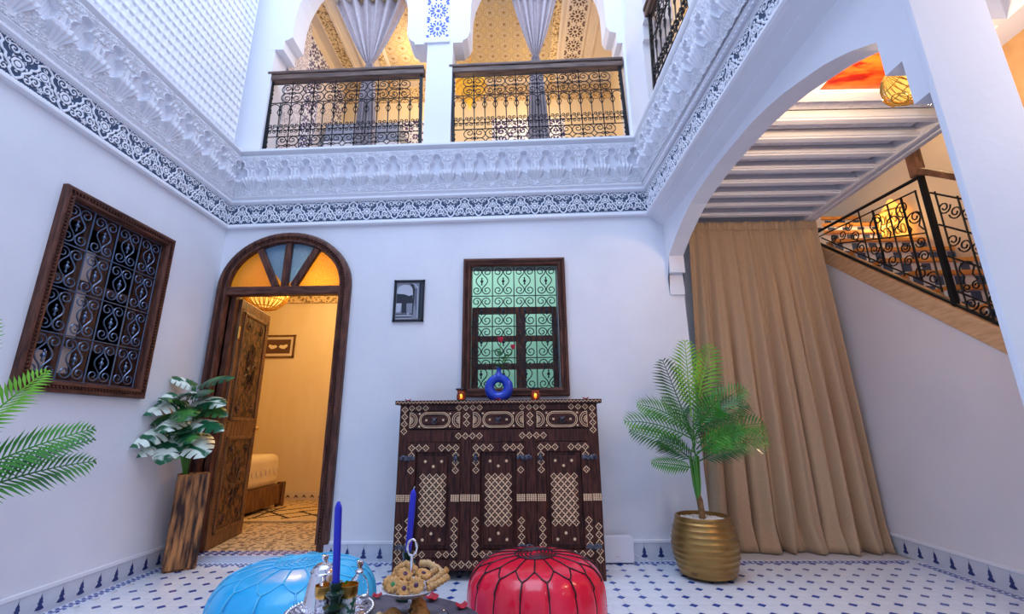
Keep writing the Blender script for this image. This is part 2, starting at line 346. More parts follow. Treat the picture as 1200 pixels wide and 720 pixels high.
# ---- carved height fields
def Wn(P):
    z=P[:,2]; A=np.interp(z,[2.2,2.56,3.27,4.2],[0,.018,.0216,.033]); B=np.interp(z,[1.4,2.2,2.6,3.3,4.5],[0,.037,.055,.10,.10])
    t=np.clip((P[:,0]-.9)/.12,0,1)
    P=P.copy(); P[:,2]+=A*(np.clip(P[:,0],-2.45,1.09)+.7)+B*(np.maximum(P[:,1],.2)-3.415)*t; return P
def hf(name,U,V,H,R,m,place=None,smooth=True):
    """U,V,H 2D arrays (rows v, cols u); local x=U, z=V, y=-H"""
    nv,nu=U.shape; P=np.stack([U.ravel(),-H.ravel(),V.ravel()],1)
    if place is not None: P=place(P)
    me=bpy.data.meshes.new(name); me.vertices.add(len(P)); me.vertices.foreach_set('co',P.astype(np.float32).ravel())
    idx=np.arange(nu*nv).reshape(nv,nu); q=np.stack([idx[:-1,:-1],idx[:-1,1:],idx[1:,1:],idx[1:,:-1]],-1).reshape(-1,4)
    me.loops.add(q.size); me.loops.foreach_set('vertex_index',q.ravel().astype(np.int32))
    me.polygons.add(len(q)); me.polygons.foreach_set('loop_start',(np.arange(len(q))*4).astype(np.int32))
    me.update(calc_edges=True); me.materials.append(m)
    if R is not None:
        a=me.attributes.new('relief','FLOAT','POINT'); a.data.foreach_set('value',R.ravel().astype(np.float32))
    if smooth: me.polygons.foreach_set('use_smooth',[True]*len(q))
    me.validate(); return me
def polydist(X,Y,pts):
    d=np.full(X.shape,9.); 
    for (x0,y0),(x1,y1) in zip(pts[:-1],pts[1:]):
        dx,dy=x1-x0,y1-y0; L=dx*dx+dy*dy+1e-12; t=np.clip(((X-x0)*dx+(Y-y0)*dy)/L,0,1); d=np.minimum(d,np.hypot(X-x0-t*dx,Y-y0-t*dy))
    return d
def sm(x,a,b): t=np.clip((x-a)/(b-a),0,1); return t*t*(3-2*t)
# band unit: width .234, height .193
BW,BH=.2362,.193
u=np.linspace(-BW/2,BW/2,78); v=np.linspace(0,BH,64); U,V=np.meshgrid(u,v)
def lobes(sgn):
    P=[]  # from top centre crossing to bottom at the half unit
    base=[(0,BH*.93),(.018,BH*.88),(.036,BH*.80),(.030,BH*.70),(.040,BH*.60),(.058,BH*.55),(.062,BH*.44),(.078,BH*.36),(.090,BH*.30),(.088,BH*.20),(.104,BH*.11),(.1181,BH*.06)]
    return [(sgn*x,y) for x,y in base]
d1=np.minimum(polydist(U,V,lobes(1)),polydist(U,V,lobes(-1)))
for sh in (-BW,BW):
    d1=np.minimum(d1,np.minimum(polydist(U,V,[(x+sh,y) for x,y in lobes(1)]),polydist(U,V,[(x+sh,y) for x,y in lobes(-1)])))
H=sm(.0055-d1,-.0012,.0012)*.008
H2=np.zeros_like(U)
def palm(cx,cy,R,k,ph,fl):
    r=np.hypot(U-cx,V-cy); a=np.arctan2((V-cy)*fl,U-cx)
    e=R*(.62+.38*np.abs(np.cos(k*(a-ph)/2)))
    ring=np.abs(np.sin(r*PI/(R*.36)))
    return sm(e-r,0,.002)*np.where((ring>.42)|(r<.25*R),1,0)
def scroll(cx,cy,R,turn,dr):
    r=np.hypot(U-cx,V-cy); a=np.arctan2(V-cy,(U-cx)*dr); s=np.mod(a/(2*PI)+r/R*turn,1)
    return np.where((r<R)&(np.abs(s-.5)<.27),1,0)
H2=np.maximum.reduce([palm(0,BH*.60,.037,7,PI/2,1),scroll(.031,BH*.30,.030,1.6,1),scroll(-.031,BH*.30,.030,1.6,-1),palm(0,BH*.17,.020,5,PI/2,1),scroll(.028,BH*.50,.014,1,1),scroll(-.028,BH*.50,.014,1,-1),scroll(.0,BH*.80,.012,1,1),
   palm(BW/2,BH*.46,.046,8,-PI/2,-1),palm(-BW/2,BH*.46,.046,8,-PI/2,-1),scroll(BW/2-.030,BH*.79,.027,1.5,-1),scroll(-BW/2+.030,BH*.79,.027,1.5,1),scroll(BW/2-.062,BH*.88,.016,1.2,1),scroll(-BW/2+.062,BH*.88,.016,1.2,-1),
   palm(BW/2,BH*.84,.020,5,0,1),palm(-BW/2,BH*.84,.020,5,0,1),scroll(.066,BH*.20,.022,1.3,1),scroll(-.066,BH*.20,.022,1.3,-1),scroll(.045,BH*.42,.012,1,1),scroll(-.045,BH*.42,.012,1,-1)])
H2=np.where(d1<.0095,0,H2)*.0055
bord=np.where((V<.012)|(V>BH-.012),1,0); bead=np.where((np.mod(U+BW/2,BW/22)<BW/40),1,.0)*np.where(((V<.010)&(V>.004))|((V>BH-.010)&(V<BH-.004)),1,0)
H=np.maximum(H,H2); H=np.where(bord>0,.003+bead*.004+np.where((V<.003)|(V>BH-.003),.005,0),H)
RB=H/.0065
# muqarnas unit .187 x .345
MW,MH=.1867,.345
u=np.linspace(-MW/2,MW/2,62); v=np.linspace(0,MH,112); U,V=np.meshgrid(u,v)
def muq(e):
    lean=.012+.042*(V/MH)
    au=np.abs(U)
    # keyhole niche centred on the unit
    head=np.hypot(U,(V-.275)*1.0)-.030
    neck=np.maximum(au-.022,np.abs(V-.245)-.03)
    sh=np.maximum(np.hypot(au*.9,np.maximum(V-.205,0)*1.3)-.052,-(V-.13))
    low_=np.maximum(au-(.052+.0*V),np.abs(V-.165)-.04)
    nd=np.minimum(np.minimum(head,neck),np.minimum(sh,low_))
    depth=sm(-nd,-.001,.005)
    stage=.080+.016*sm(V,.235,.25)   # deeper head
    Hh=lean+.022-depth*stage*np.clip((V-.09)/.05,0,1)
    # raised lobed rim
    Hh+=.011*np.exp(-((nd-.005)/.0035)**2)*sm(V,.12,.16)
    # medallion in the niche
    Hh+=depth*.007*np.where(np.hypot(U,V-.185)<.02,np.abs(np.sin(np.hypot(U,V-.185)*700)),0)+depth*.006*np.where(np.hypot(U,V-.275)<.014,np.abs(np.sin(np.hypot(U,V-.275)*800)),0)
    # side projecting brackets (half-offset fan corbels)
    ub=MW/2-au
    fan=np.clip((V-.02)/.10,0,1); wd=.012+.058*fan
    pk=.128+.030*np.sqrt(np.clip(1-(ub/.075)**2,0,1))
    inside=sm(wd-ub,0,.004)*sm(pk-V,-.001,.006)*sm(V,.005,.03)
    flut=.0045*np.cos(np.arctan2(ub,np.maximum(V+.03,.001))*34)
    Hh=np.maximum(Hh,lean+inside*(.012+.046*fan**1.3+flut))
    # colonnette and shell medallion between niches
    col=sm(.010-ub,0,.002)*sm(V,.15,.165)*sm(.235-V,0,.006); Hh+=col*(.010-.006*np.where(ub<.0025,1,0))
    rr=np.hypot(ub,V-.272); aa=np.arctan2(V-.285,ub)
    Hh+=sm(.030-rr,0,.003)*(.005+.005*np.cos(aa*9)*np.where(rr<.023,1,0)+np.where(rr>.0245,.005,0))
    # vermiculated ground
    g=np.sin(U*250+3*np.sin(V*120))*np.sin(V*260+3*np.sin(U*150+1)); g2=np.sin(U*520+2*np.sin(V*400))*np.cos(V*480+U*90)
    free=(1-depth)*(1-inside)*(1-col)
    gg=np.where(g>0,1,0)*.0070; Hh+=gg*free*np.where(rr<.031,0,1)+np.where(g2>.1,.002,0)*depth*sm(.235-V,0,.1)
    R_=np.clip(.75+(gg-.0035)*38*free-.10*depth-np.where(g2>.1,0,.12)*depth,0,1)  # darkens niches and low ground in the colour, as shade would
    return Hh,R_
Hm,Rm=muq(0)
bandme=hf('band_unit',*np.meshgrid(np.linspace(-BW/2,BW/2,78),np.linspace(0,BH,64)),H+.004,RB,BAND)
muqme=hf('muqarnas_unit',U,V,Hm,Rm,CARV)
UB,VB=np.meshgrid(np.linspace(-BW/2,BW/2,78),np.linspace(0,BH,64))
def slope(z): return -math.atan(A_(z))
nb=15; sw=3.543/nb
for i in range(nb):
    x=-2.453+sw*(i+.5); dz=A_(2.68)*(x+.7)
    inst(bandme,'carved_panel',CN['cornice_back'],(x,D-.004,2.582+dz),(0,slope(2.68),0),(sw/BW,1,1))
nm_=19; sw=3.543/nm_
for i in range(nm_):
    x=-2.453+sw*(i+.5); dz=A_(3.0)*(x+.7)
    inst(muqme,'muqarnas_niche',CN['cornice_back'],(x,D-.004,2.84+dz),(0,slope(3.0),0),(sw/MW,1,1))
zl=-1.753
nl=21; sw=.2362
for i in range(nl):
    y=3.415-sw*(i+.5); inst(bandme,'carved_panel',CN['cornice_left'],(XL+.004,y,2.582+A_(2.68)*zl),(0,0,PI/2))
for i in range(25):
    y=3.415-.1965*(i+.5); inst(muqme,'muqarnas_niche',CN['cornice_left'],(XL+.004,y,2.84+A_(3.0)*zl),(0,0,PI/2),(.1965/MW,1,1))
for i in range(13):
    y=3.415-.2362*(i+.5)
    me=hf('band_unit_right',UB,VB,H+.004,RB,BAND,lambda P:Wn(np.stack([1.09+P[:,1]-.0,y-P[:,0],P[:,2]+2.582],1)))
    link('carved_panel',me,CN['cornice_right'])
for i in range(16):
    y=3.415-.1915*(i+.5)
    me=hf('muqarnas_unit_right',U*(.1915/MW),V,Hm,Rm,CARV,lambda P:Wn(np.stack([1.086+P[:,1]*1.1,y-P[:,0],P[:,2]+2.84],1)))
    link('muqarnas_niche',me,CN['cornice_right'])
# ---- carved lattice wall above the left cornice
nu,nv=9,11; cw,ch=.0505,.0785
ny,nz=46,27
yy=np.linspace(0,ny*cw,ny*nu+1); zz=np.linspace(0,nz*ch,nz*nv+1); YY,ZZ=np.meshgrid(yy,zz)
fu=np.mod(YY/cw,1); fv=np.mod(ZZ/ch,1)
slot=((fu>.32)&(fu<.82)&(fv>.10)&(fv<.80))
hook=((fu>.05)&(fu<=.42)&(fv>.62)&(fv<.86))
Hs=.016-np.where(slot,.013*(.25+.75*(fv)),0)-np.where(hook,.005,0)+.003*np.where((fv>.90),1,0)
lw=MB().bx(XL-.12,XL,-1.6,3.32,3.2,6.2).build('wall_left_upper',SEB,**S)
me=hf('carved_lattice',YY,ZZ,Hs,None,SEB,smooth=False)
o=inst(me,'carved_lattice',lw,(XL+.003,3.30-ny*cw,3.24),(0,0,PI/2),kind='stuff')
# ---- upper back wall: arches, pier
ab=MB()
ab.bx(-2.6,-2.28,D,D+.22,3.2,4.42)
ab.bx(-.83,-.59,D-.0,D+.22,3.2,4.40)
ab.bx(1.0,1.6,D,D+.22,3.2,4.30)
def archpoly(xl,xr,zi,rise,n=18):
    c=(xl+xr)/2;hw=(xr-xl)/2
    return [(c+hw*math.cos(PI-PI*i/n)*(1+.05*math.sin(PI*i/n)),zi+rise*math.sin(PI*i/n)) for i in range(n+1)]
A1=archpoly(-2.13,-1.03,4.66,.85); A2=archpoly(-.43,.86,4.70,.85)
poly=[(-2.6,4.42),(-2.6,6.0),(1.6,6.0),(1.6,4.30),(.95,4.30),(.95,4.42),(.89,4.44),(.86,4.50)]+A2[::-1]+[(-.43,4.52),(-.455,4.45),(-.50,4.42),(-.50,4.40),(-.95,4.40),(-.96,4.43),(-1.0,4.46),(-1.03,4.53)]+A1[::-1]+[(-2.13,4.56),(-2.17,4.53),(-2.2,4.52),(-2.2,4.42)]
ab.prism(poly,D,D+.22)
uw=ab.build('wall_back_upper',PLW,warp=True,**S)
MB().bx(-.86,-.62,D-.018,D,4.40,4.455).build('trim_2',PLW,warp=True,**S)
# right upper wall
b=MB(); b.bx(1.02,1.25,2.93,3.415,3.2,6.0).bx(1.02,1.25,-1.6,2.10,3.2,6.0).bx(1.02,1.25,2.10,2.93,4.5,6.0).bx(1.02,1.25,2.84,2.93,4.0,4.5).bx(1.02,1.25,2.89,2.93,3.86,4.0)
b.build('wall_right_upper',PLW,warp=True,**S)
MB().bx(1.25,3.0,1.4,3.6,3.2,3.3).build('floor_side_gallery',PLW,**S)
MB().bx(2.9,3.0,.8,3.6,3.2,5.2).bx(1.25,3.0,3.63,3.64,3.2,5.2).bx(1.25,3.0,.8,3.6,5.2,5.25).build('wall_side_gallery',OCH,**S)
# gallery room behind the upper arches
MB().bx(-2.6,1.25,D+.12,5.1,3.12,3.2).bx(-2.45,1.09,D-.02,D+.22,3.2,3.265).build('floor_gallery',PLW,warp=True,**S)
MB().bx(-2.6,1.7,4.95,5.05,3.2,5.3).bx(1.25,1.35,D+.22,4.95,3.2,5.3).build('wall_gallery_back',OCH,**S)
gc=MB().bx(-2.6,1.6,D+.22,5.05,5.27,5.35).build('ceiling_gallery',BEIGE,**S)
gl=MB().bx(-2.45,-2.27,D+.22,4.95,3.2,5.3).build('wall_gallery_left',BEIGE,**S)
# ceiling strips
b=MB()
for x0,x1 in ((-1.60,-1.56),(.50,.53),(.56,.585),(.785,.81),(.905,.93),(-2.17,-2.155),(-2.03,-2.0),(-1.90,-1.87)): b.bx(x0,x1,D+.22,4.95,5.25,5.27)
b.build('moulding',BEIGE,gc)
MB().bx(-2.155,-2.03,D+.22,4.95,5.258,5.27).bx(-1.68,-1.60,D+.22,4.95,5.258,5.27).bx(.42,.50,D+.22,4.95,5.258,5.27).build('carved_strip',OCHD,gc)
MB().bx(-2.27,1.25,4.93,4.95,5.02,5.24).build('carved_frieze',OCHD,bpy.data.objects['wall_gallery_back'])
MB().bx(-2.275,-2.262,D+.22,3.97,3.2,5.25).build('carved_panel',SPK,gl)
# rosette pieces
def rosette(name,w,mats,n=12,ground=True,th=.004,core=.13):
    b=MB(); h=w/2
    if ground: b.bx(-h,h,-.002,.0,-h,h,0)
    def P(r,a): return (r*math.cos(a),r*math.sin(a))
    def piece(poly): b.prism(poly,-.002-th,-.002,'Y',1)
    piece([P(core*w*.75*(1 if i%2 else .72),PI*i/8) for i in range(16)])
    for i in range(n):
        a=2*PI*i/n; g=PI/n*.62
        piece([P(w*.17,a),P(w*.24,a+g*1.0),P(w*.34,a+g*.75),P(w*.385,a),P(w*.34,a-g*.75),P(w*.24,a-g*1.0)])
        a+=PI/n
        piece([P(w*.37,a),P(w*.42,a+.10),P(w*.465,a),P(w*.42,a-.10)])
    for sx in (-1,1):
        for sz in (-1,1):
            for (cx,cz,rr) in ((.43,.43,.055),(.36,.47,.028),(.47,.36,.028),(.40,.36,.03)):
                piece([(sx*w*cx+w*rr*math.cos(t*PI/3+.2),sz*w*cz+w*rr*math.sin(t*PI/3+.2)) for t in range(6)])
    return b.mesh(name,mats)
zr=rosette('zellige_rosette',.215,[ZELW,COB])
for i in range(7): inst(zr,'zellige_tile',uw,(-.74,D-.004,4.565+.215*i),(0,0,0))
zp=rosette('zellige_purple_rosette',.235,[ZELW,PUR],n=10)
for i in range(5):
    for j in range(8):
        if 4.17+.235*(i-1)+.117>4.95 : continue
        inst(zp,'zellige_tile',gl,(-2.266,4.09+.235*i,3.36+.235*j),(0,0,PI/2))
gb=bpy.data.objects['wall_gallery_back']
for x in (-1.42,-1.185,-.20,.035,.50):
    for z in (4.62,4.385): inst(zp,'zellige_tile',gb,(x,4.948,z))
# plain niche on the zellige wall
MB().prism([(4.25,3.3),(4.25,4.75),(4.42,5.0),(4.6,4.75),(4.6,3.3)],-2.262,-2.252,'X').build('niche_panel',SPK,gl)
# ochre ceiling rosettes
b=MB(); w=.152
b.bx(-w/2,w/2,0,.004,-w/2,w/2,0)
for r0,r1,m_,hh in ((.0,.012,1,.006),(.016,.027,1,.004),(.031,.034,2,.006),(.044,.047,2,.006),(.055,.058,2,.005)):
    b.lathe([(r0,0),(r0,hh),(r1,hh),(r1,0)],16,(0,0,0),m_)
cnt=len(b.v)
for i in range(16):
    a=2*PI*i/16; 
    for rr,s_ in ((.040,.0028),(.051,.0032),(.066,.0042)):
        x,y=rr*math.cos(a+rr*30),rr*math.sin(a+rr*30); b.bx(x-s_,x+s_,y-s_,y+s_,0,.005,1)
vs=[]
for i,(x,y,z) in enumerate(b.v):
    vs.append((x,z,-y) if i<8 else (x,y,-z))
b.v=vs
rosm=b.mesh('ochre_rosette',[OCHP,OCHK,BEIGE])
for i in range(13):
    for j in range(8):
        inst(rosm,'ceiling_rosette',gc,(-1.50+.1528*i,3.72+.148*j,5.262))

MB().bx(2.28,2.33,.5,2.05,0,2.6).build('wall_stair_pier',mat('honey_plaster',(.36,.21,.09),.55,col2=(.46,.28,.13),scale=12,bump=.3,bscale=20),**S)

zs_=rosette('star_rosette',.198,[BEIGE,BRN],n=10)
for i in range(7): inst(zs_,'ceiling_rosette',gc,(.685,3.74+.198*i,5.262),(PI/2,0,0))
# ---------------- floor tiles
TP=.1155; q=.0245
def octmesh():
    b=MB(); h=TP/2-.0009; e=q
    P=[(-h+e,-h),(h-e,-h),(h,-h+e),(h,h-e),(h-e,h),(-h+e,h),(-h,h-e),(-h,-h+e)]
    b.prism(P,-.004,0,'Z'); return b
octm=octmesh().mesh('floor_tile',FLW); e2=q-.0012
diam=MB().prism([(-e2,0),(0,-e2),(e2,0),(0,e2)],-.004,.0004,'Z').mesh('dot_tile',FLB)
inb=[]
x0=-2.453+.095; y1=3.415-.095
nx=int((2.66-.095-x0)/TP); cells=[]
for i in range(nx):
    for j in range(42):
        x=x0+TP*(i+.5); y=y1-TP*(j+.5); cells.append((x,y))
def hidden(x,y):
    if y<2.42: return True
    if -.86<x<.56 and y>2.95: return True
    if abs(x+2.28)<.14 and y>3.15: return True
    if y<3.0 and -1.3<x<.02: return True
    if y<2.9 and -.35<x<.47: return True
    return False
vis=[c for c in cells if not hidden(*c)]; vis.sort(key=lambda c:c[1]); vis=vis[:300]; vs_=set(vis)
for i,c in enumerate(vis): inst(octm,'floor_tile',floor,(c[0],c[1],0))
visd=vis[:300]
for c in visd: inst(diam,'dot_tile',floor,(c[0]+TP/2,c[1]+TP/2,0))
b=MB(); bd=MB(); base=octmesh(); vd=set(visd)
for c in cells:
    if c not in vs_:
        b.add([(v[0]+c[0],v[1]+c[1],v[2]) for v in base.v],base.f)
    if c not in vd:
        x,y=c[0]+TP/2,c[1]+TP/2; bd.prism([(x-e2,y),(x,y-e2),(x+e2,y),(x,y+e2)],-.004,.0004,'Z')
b.build('floor_tile_field',FLW,floor,kind='stuff'); bd.build('dot_tile_field',FLB,floor,kind='stuff')
b=MB()
xa,xb=x0,x0+nx*TP; ya,yb=y1-42*TP,y1
b.bx(-2.453,2.66,yb,3.415,-.004,-.0006).bx(-2.453,xa,-1.5,yb,-.004,-.0006).bx(xb,2.66,-1.5,yb,-.004,-.0006)
b.build('margin_tile',FLW,floor)
def chevron(x0,x1,y0,rows,ax,name,parent,pitch=.036,rh=.019,z=.0,flip=1):
    b=MB(); bw=MB(); 
    for r in range(rows):
        n=int((x1-x0)/pitch)
        for i in range(n):
            a=x0+i*pitch+(pitch*.5 if r%2 else 0); ya=y0+r*rh; sk=.012*(1 if r%2 else -1)
            P=[(a,ya),(a+pitch*.5,ya),(a+pitch*.55+sk,ya+rh*.94),(a+sk,ya+rh*.94)]
            if ax=='y': P=[(p[1],p[0]) for p in P]
            b.prism(P,z-.003,z+.001,'Z')
    lo=(x0,x1,y0-.01,y0+rows*rh+.01) if ax=='x' else (y0-.01,y0+rows*rh+.01,x0,x1)
    bw.bx(lo[0],lo[1],lo[2],lo[3],z-.003,z-.0002)
    bw.build('white_mosaic',FLW,parent); b.build(name,FLB,parent,kind='stuff')
chevron(-2.44,1.31,3.415-.085,3,'x','border_mosaic',floor)
chevron(1.31,2.60,3.415-.085,3,'x','border_mosaic',floor)
chevron(-1.0,3.33,-2.453+.018,3,'y','border_mosaic',floor)
chevron(-1.0,3.33,2.66-.078,3,'y','border_mosaic',floor)
# ---------------- skirting
def sk_tile(w,h=.112):
    b=MB(); b.bx(.001,w-.001,-.008,0,.0,h,0)
    for sg in (0,):
        P=[(-.023,.026),(-.017,.036),(-.010,.042),(-.009,.050),(-.015,.054),(-.009,.062),(-.009,.072),(-.003,.082),(0,.094)]
        P=P+[(-x,z) for x,z in P[::-1][1:]]
        P=[(-.008,.022)]+P+[(.008,.022)]
        b.prism(P,-.0095,-.006,'Y',1)
    return b.mesh('skirting_tile',[SKT,NAVY])
def skirting(name,F0,length,w,rz,ledge):
    root=ledge.build(name,PLW,bev=.003,kind='structure')
    me=sk_tile(w); n=int(length/w)
    for i in range(n):
        p=F0(i*w); inst(me,'skirting_tile',root,p,(0,0,rz))
    return root
r=skirting('baseboard_back',lambda s:(-1.33+s,D,0),2.64,.114,0,MB().bx(-1.40,-.0,D-.014,D,.112,.132).bx(0,1.31,D-.014,D,.112,.132))
r=skirting('baseboard_left',lambda s:(XL,-1.2+s,0),4.6,.1095,PI/2,MB().bx(XL,XL+.014,-1.2,D,.112,.134))
r=skirting('baseboard_stair',lambda s:(XS,3.70-s,0),4.0,.116,-PI/2,MB().bx(XS-.014,XS,-.4,3.72,.112,.132))
# door threshold
th=MB().bx(-2.40,-1.36,D-.002,D+.12,0,.043).build('trim_3',FLW,kind='structure')
chevron(-2.40,-1.40,D+.005,6,'x','threshold_mosaic',th,pitch=.06,rh=.02,z=.0435)
# ---------------- ironwork cells (u,v in metres, mapped by F)
def grille_cell(F,w,h,r=.0032,n=5):
    R=min(w*.215,h*.15)
    top=spiral(-(R+.003),h*.315,R*.25,R,2*PI*1.25,1.25,16)
    mid_=bez((-.003,h*.315),(-.003,h*.20),(-w*.30,h*.13),(-w*.27,h*.0),6)[1:]+bez((-w*.27,0),(-w*.24,-h*.13),(-.003,-h*.17),(-.003,-h*.30),6)[1:]
    bot=spiral(-(R+.003),-h*.30,R,R*.25,0,1.25,16)[1:]
    out=[]
    for s in (-1,1):
        out.append(MB().tube([F(-s*x,y) for x,y in top+mid_+bot],r,n))
    col=MB().tube([F(0,z) for z in (-.034,-.030,-.024,-.018,-.012,-.006,0,.006,.012,.018,.024,.030,.034)],[.002,.005,.0075,.004,.005,.011,.013,.011,.005,.004,.0075,.005,.002],8)
    return out,col
def grille(name,F,w,h,nc,nr,loc,rz,r,M_=None,**k):
    IRONB=M_ or bpy.data.materials['sky_tint_iron']
    root=empty(name,loc,rz,**k)
    cw_,ch_=w/nc,h/nr
    vb=MB().tube([F(0,0),F(0,h)],.0042,6).mesh('bar',IRONB); hb=MB().tube([F(0,0),F(w,0)],.0042,6).mesh('bar',IRONB)
    for i in range(nc+1): q_=F(i*cw_,0); inst(vb,'bar',root,(q_[0],q_[1],q_[2]))
    for j in range(nr+1): q_=F(0,j*ch_); inst(hb,'bar',root,(q_[0],q_[1]-.004,q_[2]))
    (sa,sb_),co_=grille_cell(F,cw_,ch_,r); ms=[('scroll',sa.mesh('scroll',IRONB,smooth=60)),('scroll',sb_.mesh('scroll',IRONB,smooth=60)),('collar',co_.mesh('collar',IRONB,smooth=60))]
    for i in range(nc):
        for j in range(nr):
            q_=F((i+.5)*cw_,(j+.5)*ch_)
            for nm_s,me in ms: inst(me,nm_s,root,q_)
    return root
FX=lambda u,v:(u,0,v)
# window frames: mitred mouldings with rope carving
def wframe(x0,x1,z0,z1,fw_,y,root):
    out=[]
    for (p0,p1,m) in (((x0,z0),(x0,z1),WDF),((x1,z1),(x1,z0),WDF),((x0,z1),(x1,z1),WDX),((x1,z0),(x0,z0),WDX)):
        d=Vector((p1[0]-p0[0],p1[1]-p0[1])).normalized(); nrm=Vector((d.y,-d.x))
        b=MB(); prof=[(0,.0),(0,.030),(.008,.036),(.020,.036),(.024,.026),(.036,.026),(.040,.034),(.052,.032),(fw_,.018),(fw_,.0)]
        A=[];B=[]
        for t,h in prof:
            a=Vector(p0)+nrm*t+d*t; c=Vector(p1)+nrm*t-d*t
            A.append((a.x,-h,a.y)); B.append((c.x,-h,c.y))
        n=len(prof); b.add(A+B,[(i,(i+1)%n,(i+1)%n+n,i+n) for i in range(n)]+[tuple(range(n)),tuple(range(2*n-1,n-1,-1))])
        L=math.hypot(p1[0]-p0[0],p1[1]-p0[1])
        o=b.build('frame_rail',m,root,smooth=30)
        rb=MB(); k_=int((L-.06)/.020)
        for i in range(k_):
            c=Vector(p0)+d*(.035+i*.020)+nrm*.030
            q0=c-d*.006-nrm*.006; q1=c+d*.001-nrm*.006; q2=c+d*.007+nrm*.006; q3=c-nrm*-.006
            vs=[(q0.x,-.040,q0.y),(q1.x,-.040,q1.y),(q2.x,-.040,q2.y),(q3.x,-.040,q3.y)]
            rb.add(vs+[(a[0],-.024,a[2]) for a in vs],[(0,1,2,3),(0,1,5,4),(1,2,6,5),(2,3,7,6),(3,0,4,7)])
        rb.build('rope_carving',m,o,kind='stuff')
# back window
win=empty('window_1',(0,D,0),kind='structure')
wframe(-.444,.37,1.114,2.213,.062,0,win)
MB().bx(-.40,-.385,0,.12,1.14,2.17).bx(.305,.32,0,.12,1.14,2.17).bx(-.40,.32,0,.12,2.155,2.17).bx(-.40,.32,0,.12,1.14,1.16).build('reveal',mat('green_grey_reveal',(.45,.5,.5),.7),win)
c=MB(); zz0,zz1=1.15,2.16
for z,hh in ((1.79,.055),(1.56,.045),(1.335,.045)): c.bx(-.385,.305,.125,.16,z,z+hh)
for x in (-.385,-.03,.265): c.bx(x,x+.05+(.03 if x==-.03 else 0),.120,.165,1.15,1.80)
c.build('casement',WDF,win,bev=.003)
for (xa,xb) in ((-.335,-.03),(.05,.265)):
    for (za,zb) in ((1.18,1.335),(1.38,1.56),(1.605,1.79)):
        MB().bx(xa,xb,.140,.144,za,zb).build('pane',PANE,win)
MB().bx(-.385,.305,.140,.144,1.845,2.155).build('pane',PANE,win)
# lit room behind
MB().bx(-.95,.85,D+1.5,D+1.6,.4,3.0).bx(-1.03,-.95,D+.17,D+1.6,.4,3.0).bx(.85,.93,D+.17,D+1.6,.4,3.0).bx(-1.0,.9,D+.17,D+1.6,2.9,3.0).bx(-1.0,.9,D+.17,D+1.6,.4,.5).build('wall_window_room',MINT,**S)
g=grille('window_grille',FX,.69,1.0,4,4,(-.385,D+.018,1.158),0,.0044,IRONG,label='black wrought iron scroll grille in the green-lit window above the dark inlaid cabinet',category='grille')
# left window  (local x -> world y)
win=empty('window_2',(XL,0,0),PI/2,kind='structure')
wframe(2.111,2.887,1.09,2.188,.060,0,win)
MB().bx(2.15,2.165,0,.12,1.14,2.14).bx(2.825,2.84,0,.12,1.14,2.14).bx(2.15,2.84,0,.12,2.125,2.14).bx(2.15,2.84,0,.12,1.14,1.155).build('reveal',WDF,win)
c=MB()
for x,w_ in ((2.165,.05),(2.375,.035),(2.50,.075),(2.78,.045)): c.bx(x,x+w_,.10,.135,1.155,2.125)
for z in (1.155,1.36,1.70,2.07): c.bx(2.165,2.825,.105,.13,z,z+.05)
c.build('casement',WD,win,bev=.003)
for z0_,z1_ in ((1.21,1.36),(1.41,1.70),(1.75,1.94)): MB().bx(2.375,2.51,.128,.132,z0_,z1_).build('blind',CURTG,win)
MB().bx(2.25,2.37,.130,.134,1.21,1.32).build('blind',CURTG,win)
for (xa,xb) in ((2.215,2.375),(2.41,2.50),(2.575,2.78)):
    MB().bx(xa,xb,.160,.163,1.205,2.07).build('pane',PANE,win)
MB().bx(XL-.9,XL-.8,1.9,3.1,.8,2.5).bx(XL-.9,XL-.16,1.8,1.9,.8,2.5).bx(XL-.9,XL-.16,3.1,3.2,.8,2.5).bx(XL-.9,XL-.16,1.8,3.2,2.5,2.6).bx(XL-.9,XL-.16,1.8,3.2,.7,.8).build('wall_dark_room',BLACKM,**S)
g=grille('window_grille',FX,.66,.97,4,4,(XL-.012,2.165,1.155),PI/2,.0042,label='blue-grey wrought iron scroll grille in the dark window on the left wall',category='grille')
# ---------------- arched door
dr=empty('door_1',(DX,D,0),kind='structure')
def archprof(hx,rz_,z0,zc,n=28): return [(-hx,z0)]+[(-hx*math.cos(PI*i/n),zc+rz_*math.sin(PI*i/n)) for i in range(n+1)]+[(hx,z0)]
steps=[(.540,.467,.0),(.540,.467,.035),(.520,.449,.048),(.500,.43,.048),(.494,.424,.036),(.478,.408,.036),(.470,.400,.046),(.453,.385,.044),(.447,.378,.0),(.447,.378,-.10)]
b=MB(); rows=[[(x,-d,z) for x,z in archprof(hx,rz_,.118 if d>0 else .118,2.0)] for hx,rz_,d in steps]
for a_,c_ in zip(rows[:-1],rows[1:]): b.strip(a_,c_)
b.build('frame',WDF,dr,smooth=35)
rb=MB(); pr=archprof(.486,.416,.14,2.0,60)
acc=0
for (xa,za),(xb,zb) in zip(pr[:-1],pr[1:]):
    L=math.hypot(xb-xa,zb-za); n=max(1,int(L/.02))
    for i in range(n):
        t=(i+.5)/n; cx,cz=xa+(xb-xa)*t,za+(zb-za)*t; d=Vector((xb-xa,zb-za)).normalized(); nr_=Vector((-d.y,d.x))
        qs=[Vector((cx,cz))-d*.007-nr_*.008,Vector((cx,cz))-d*.001-nr_*.008,Vector((cx,cz))+d*.005+nr_*.008,Vector((cx,cz))-d*.001+nr_*.008]
        vs=[(q_.x,-.050,q_.y) for q_ in qs]; rb.add(vs+[(a[0],-.034,a[2]) for a in vs],[(0,1,2,3),(0,1,5,4),(1,2,6,5),(2,3,7,6),(3,0,4,7)])
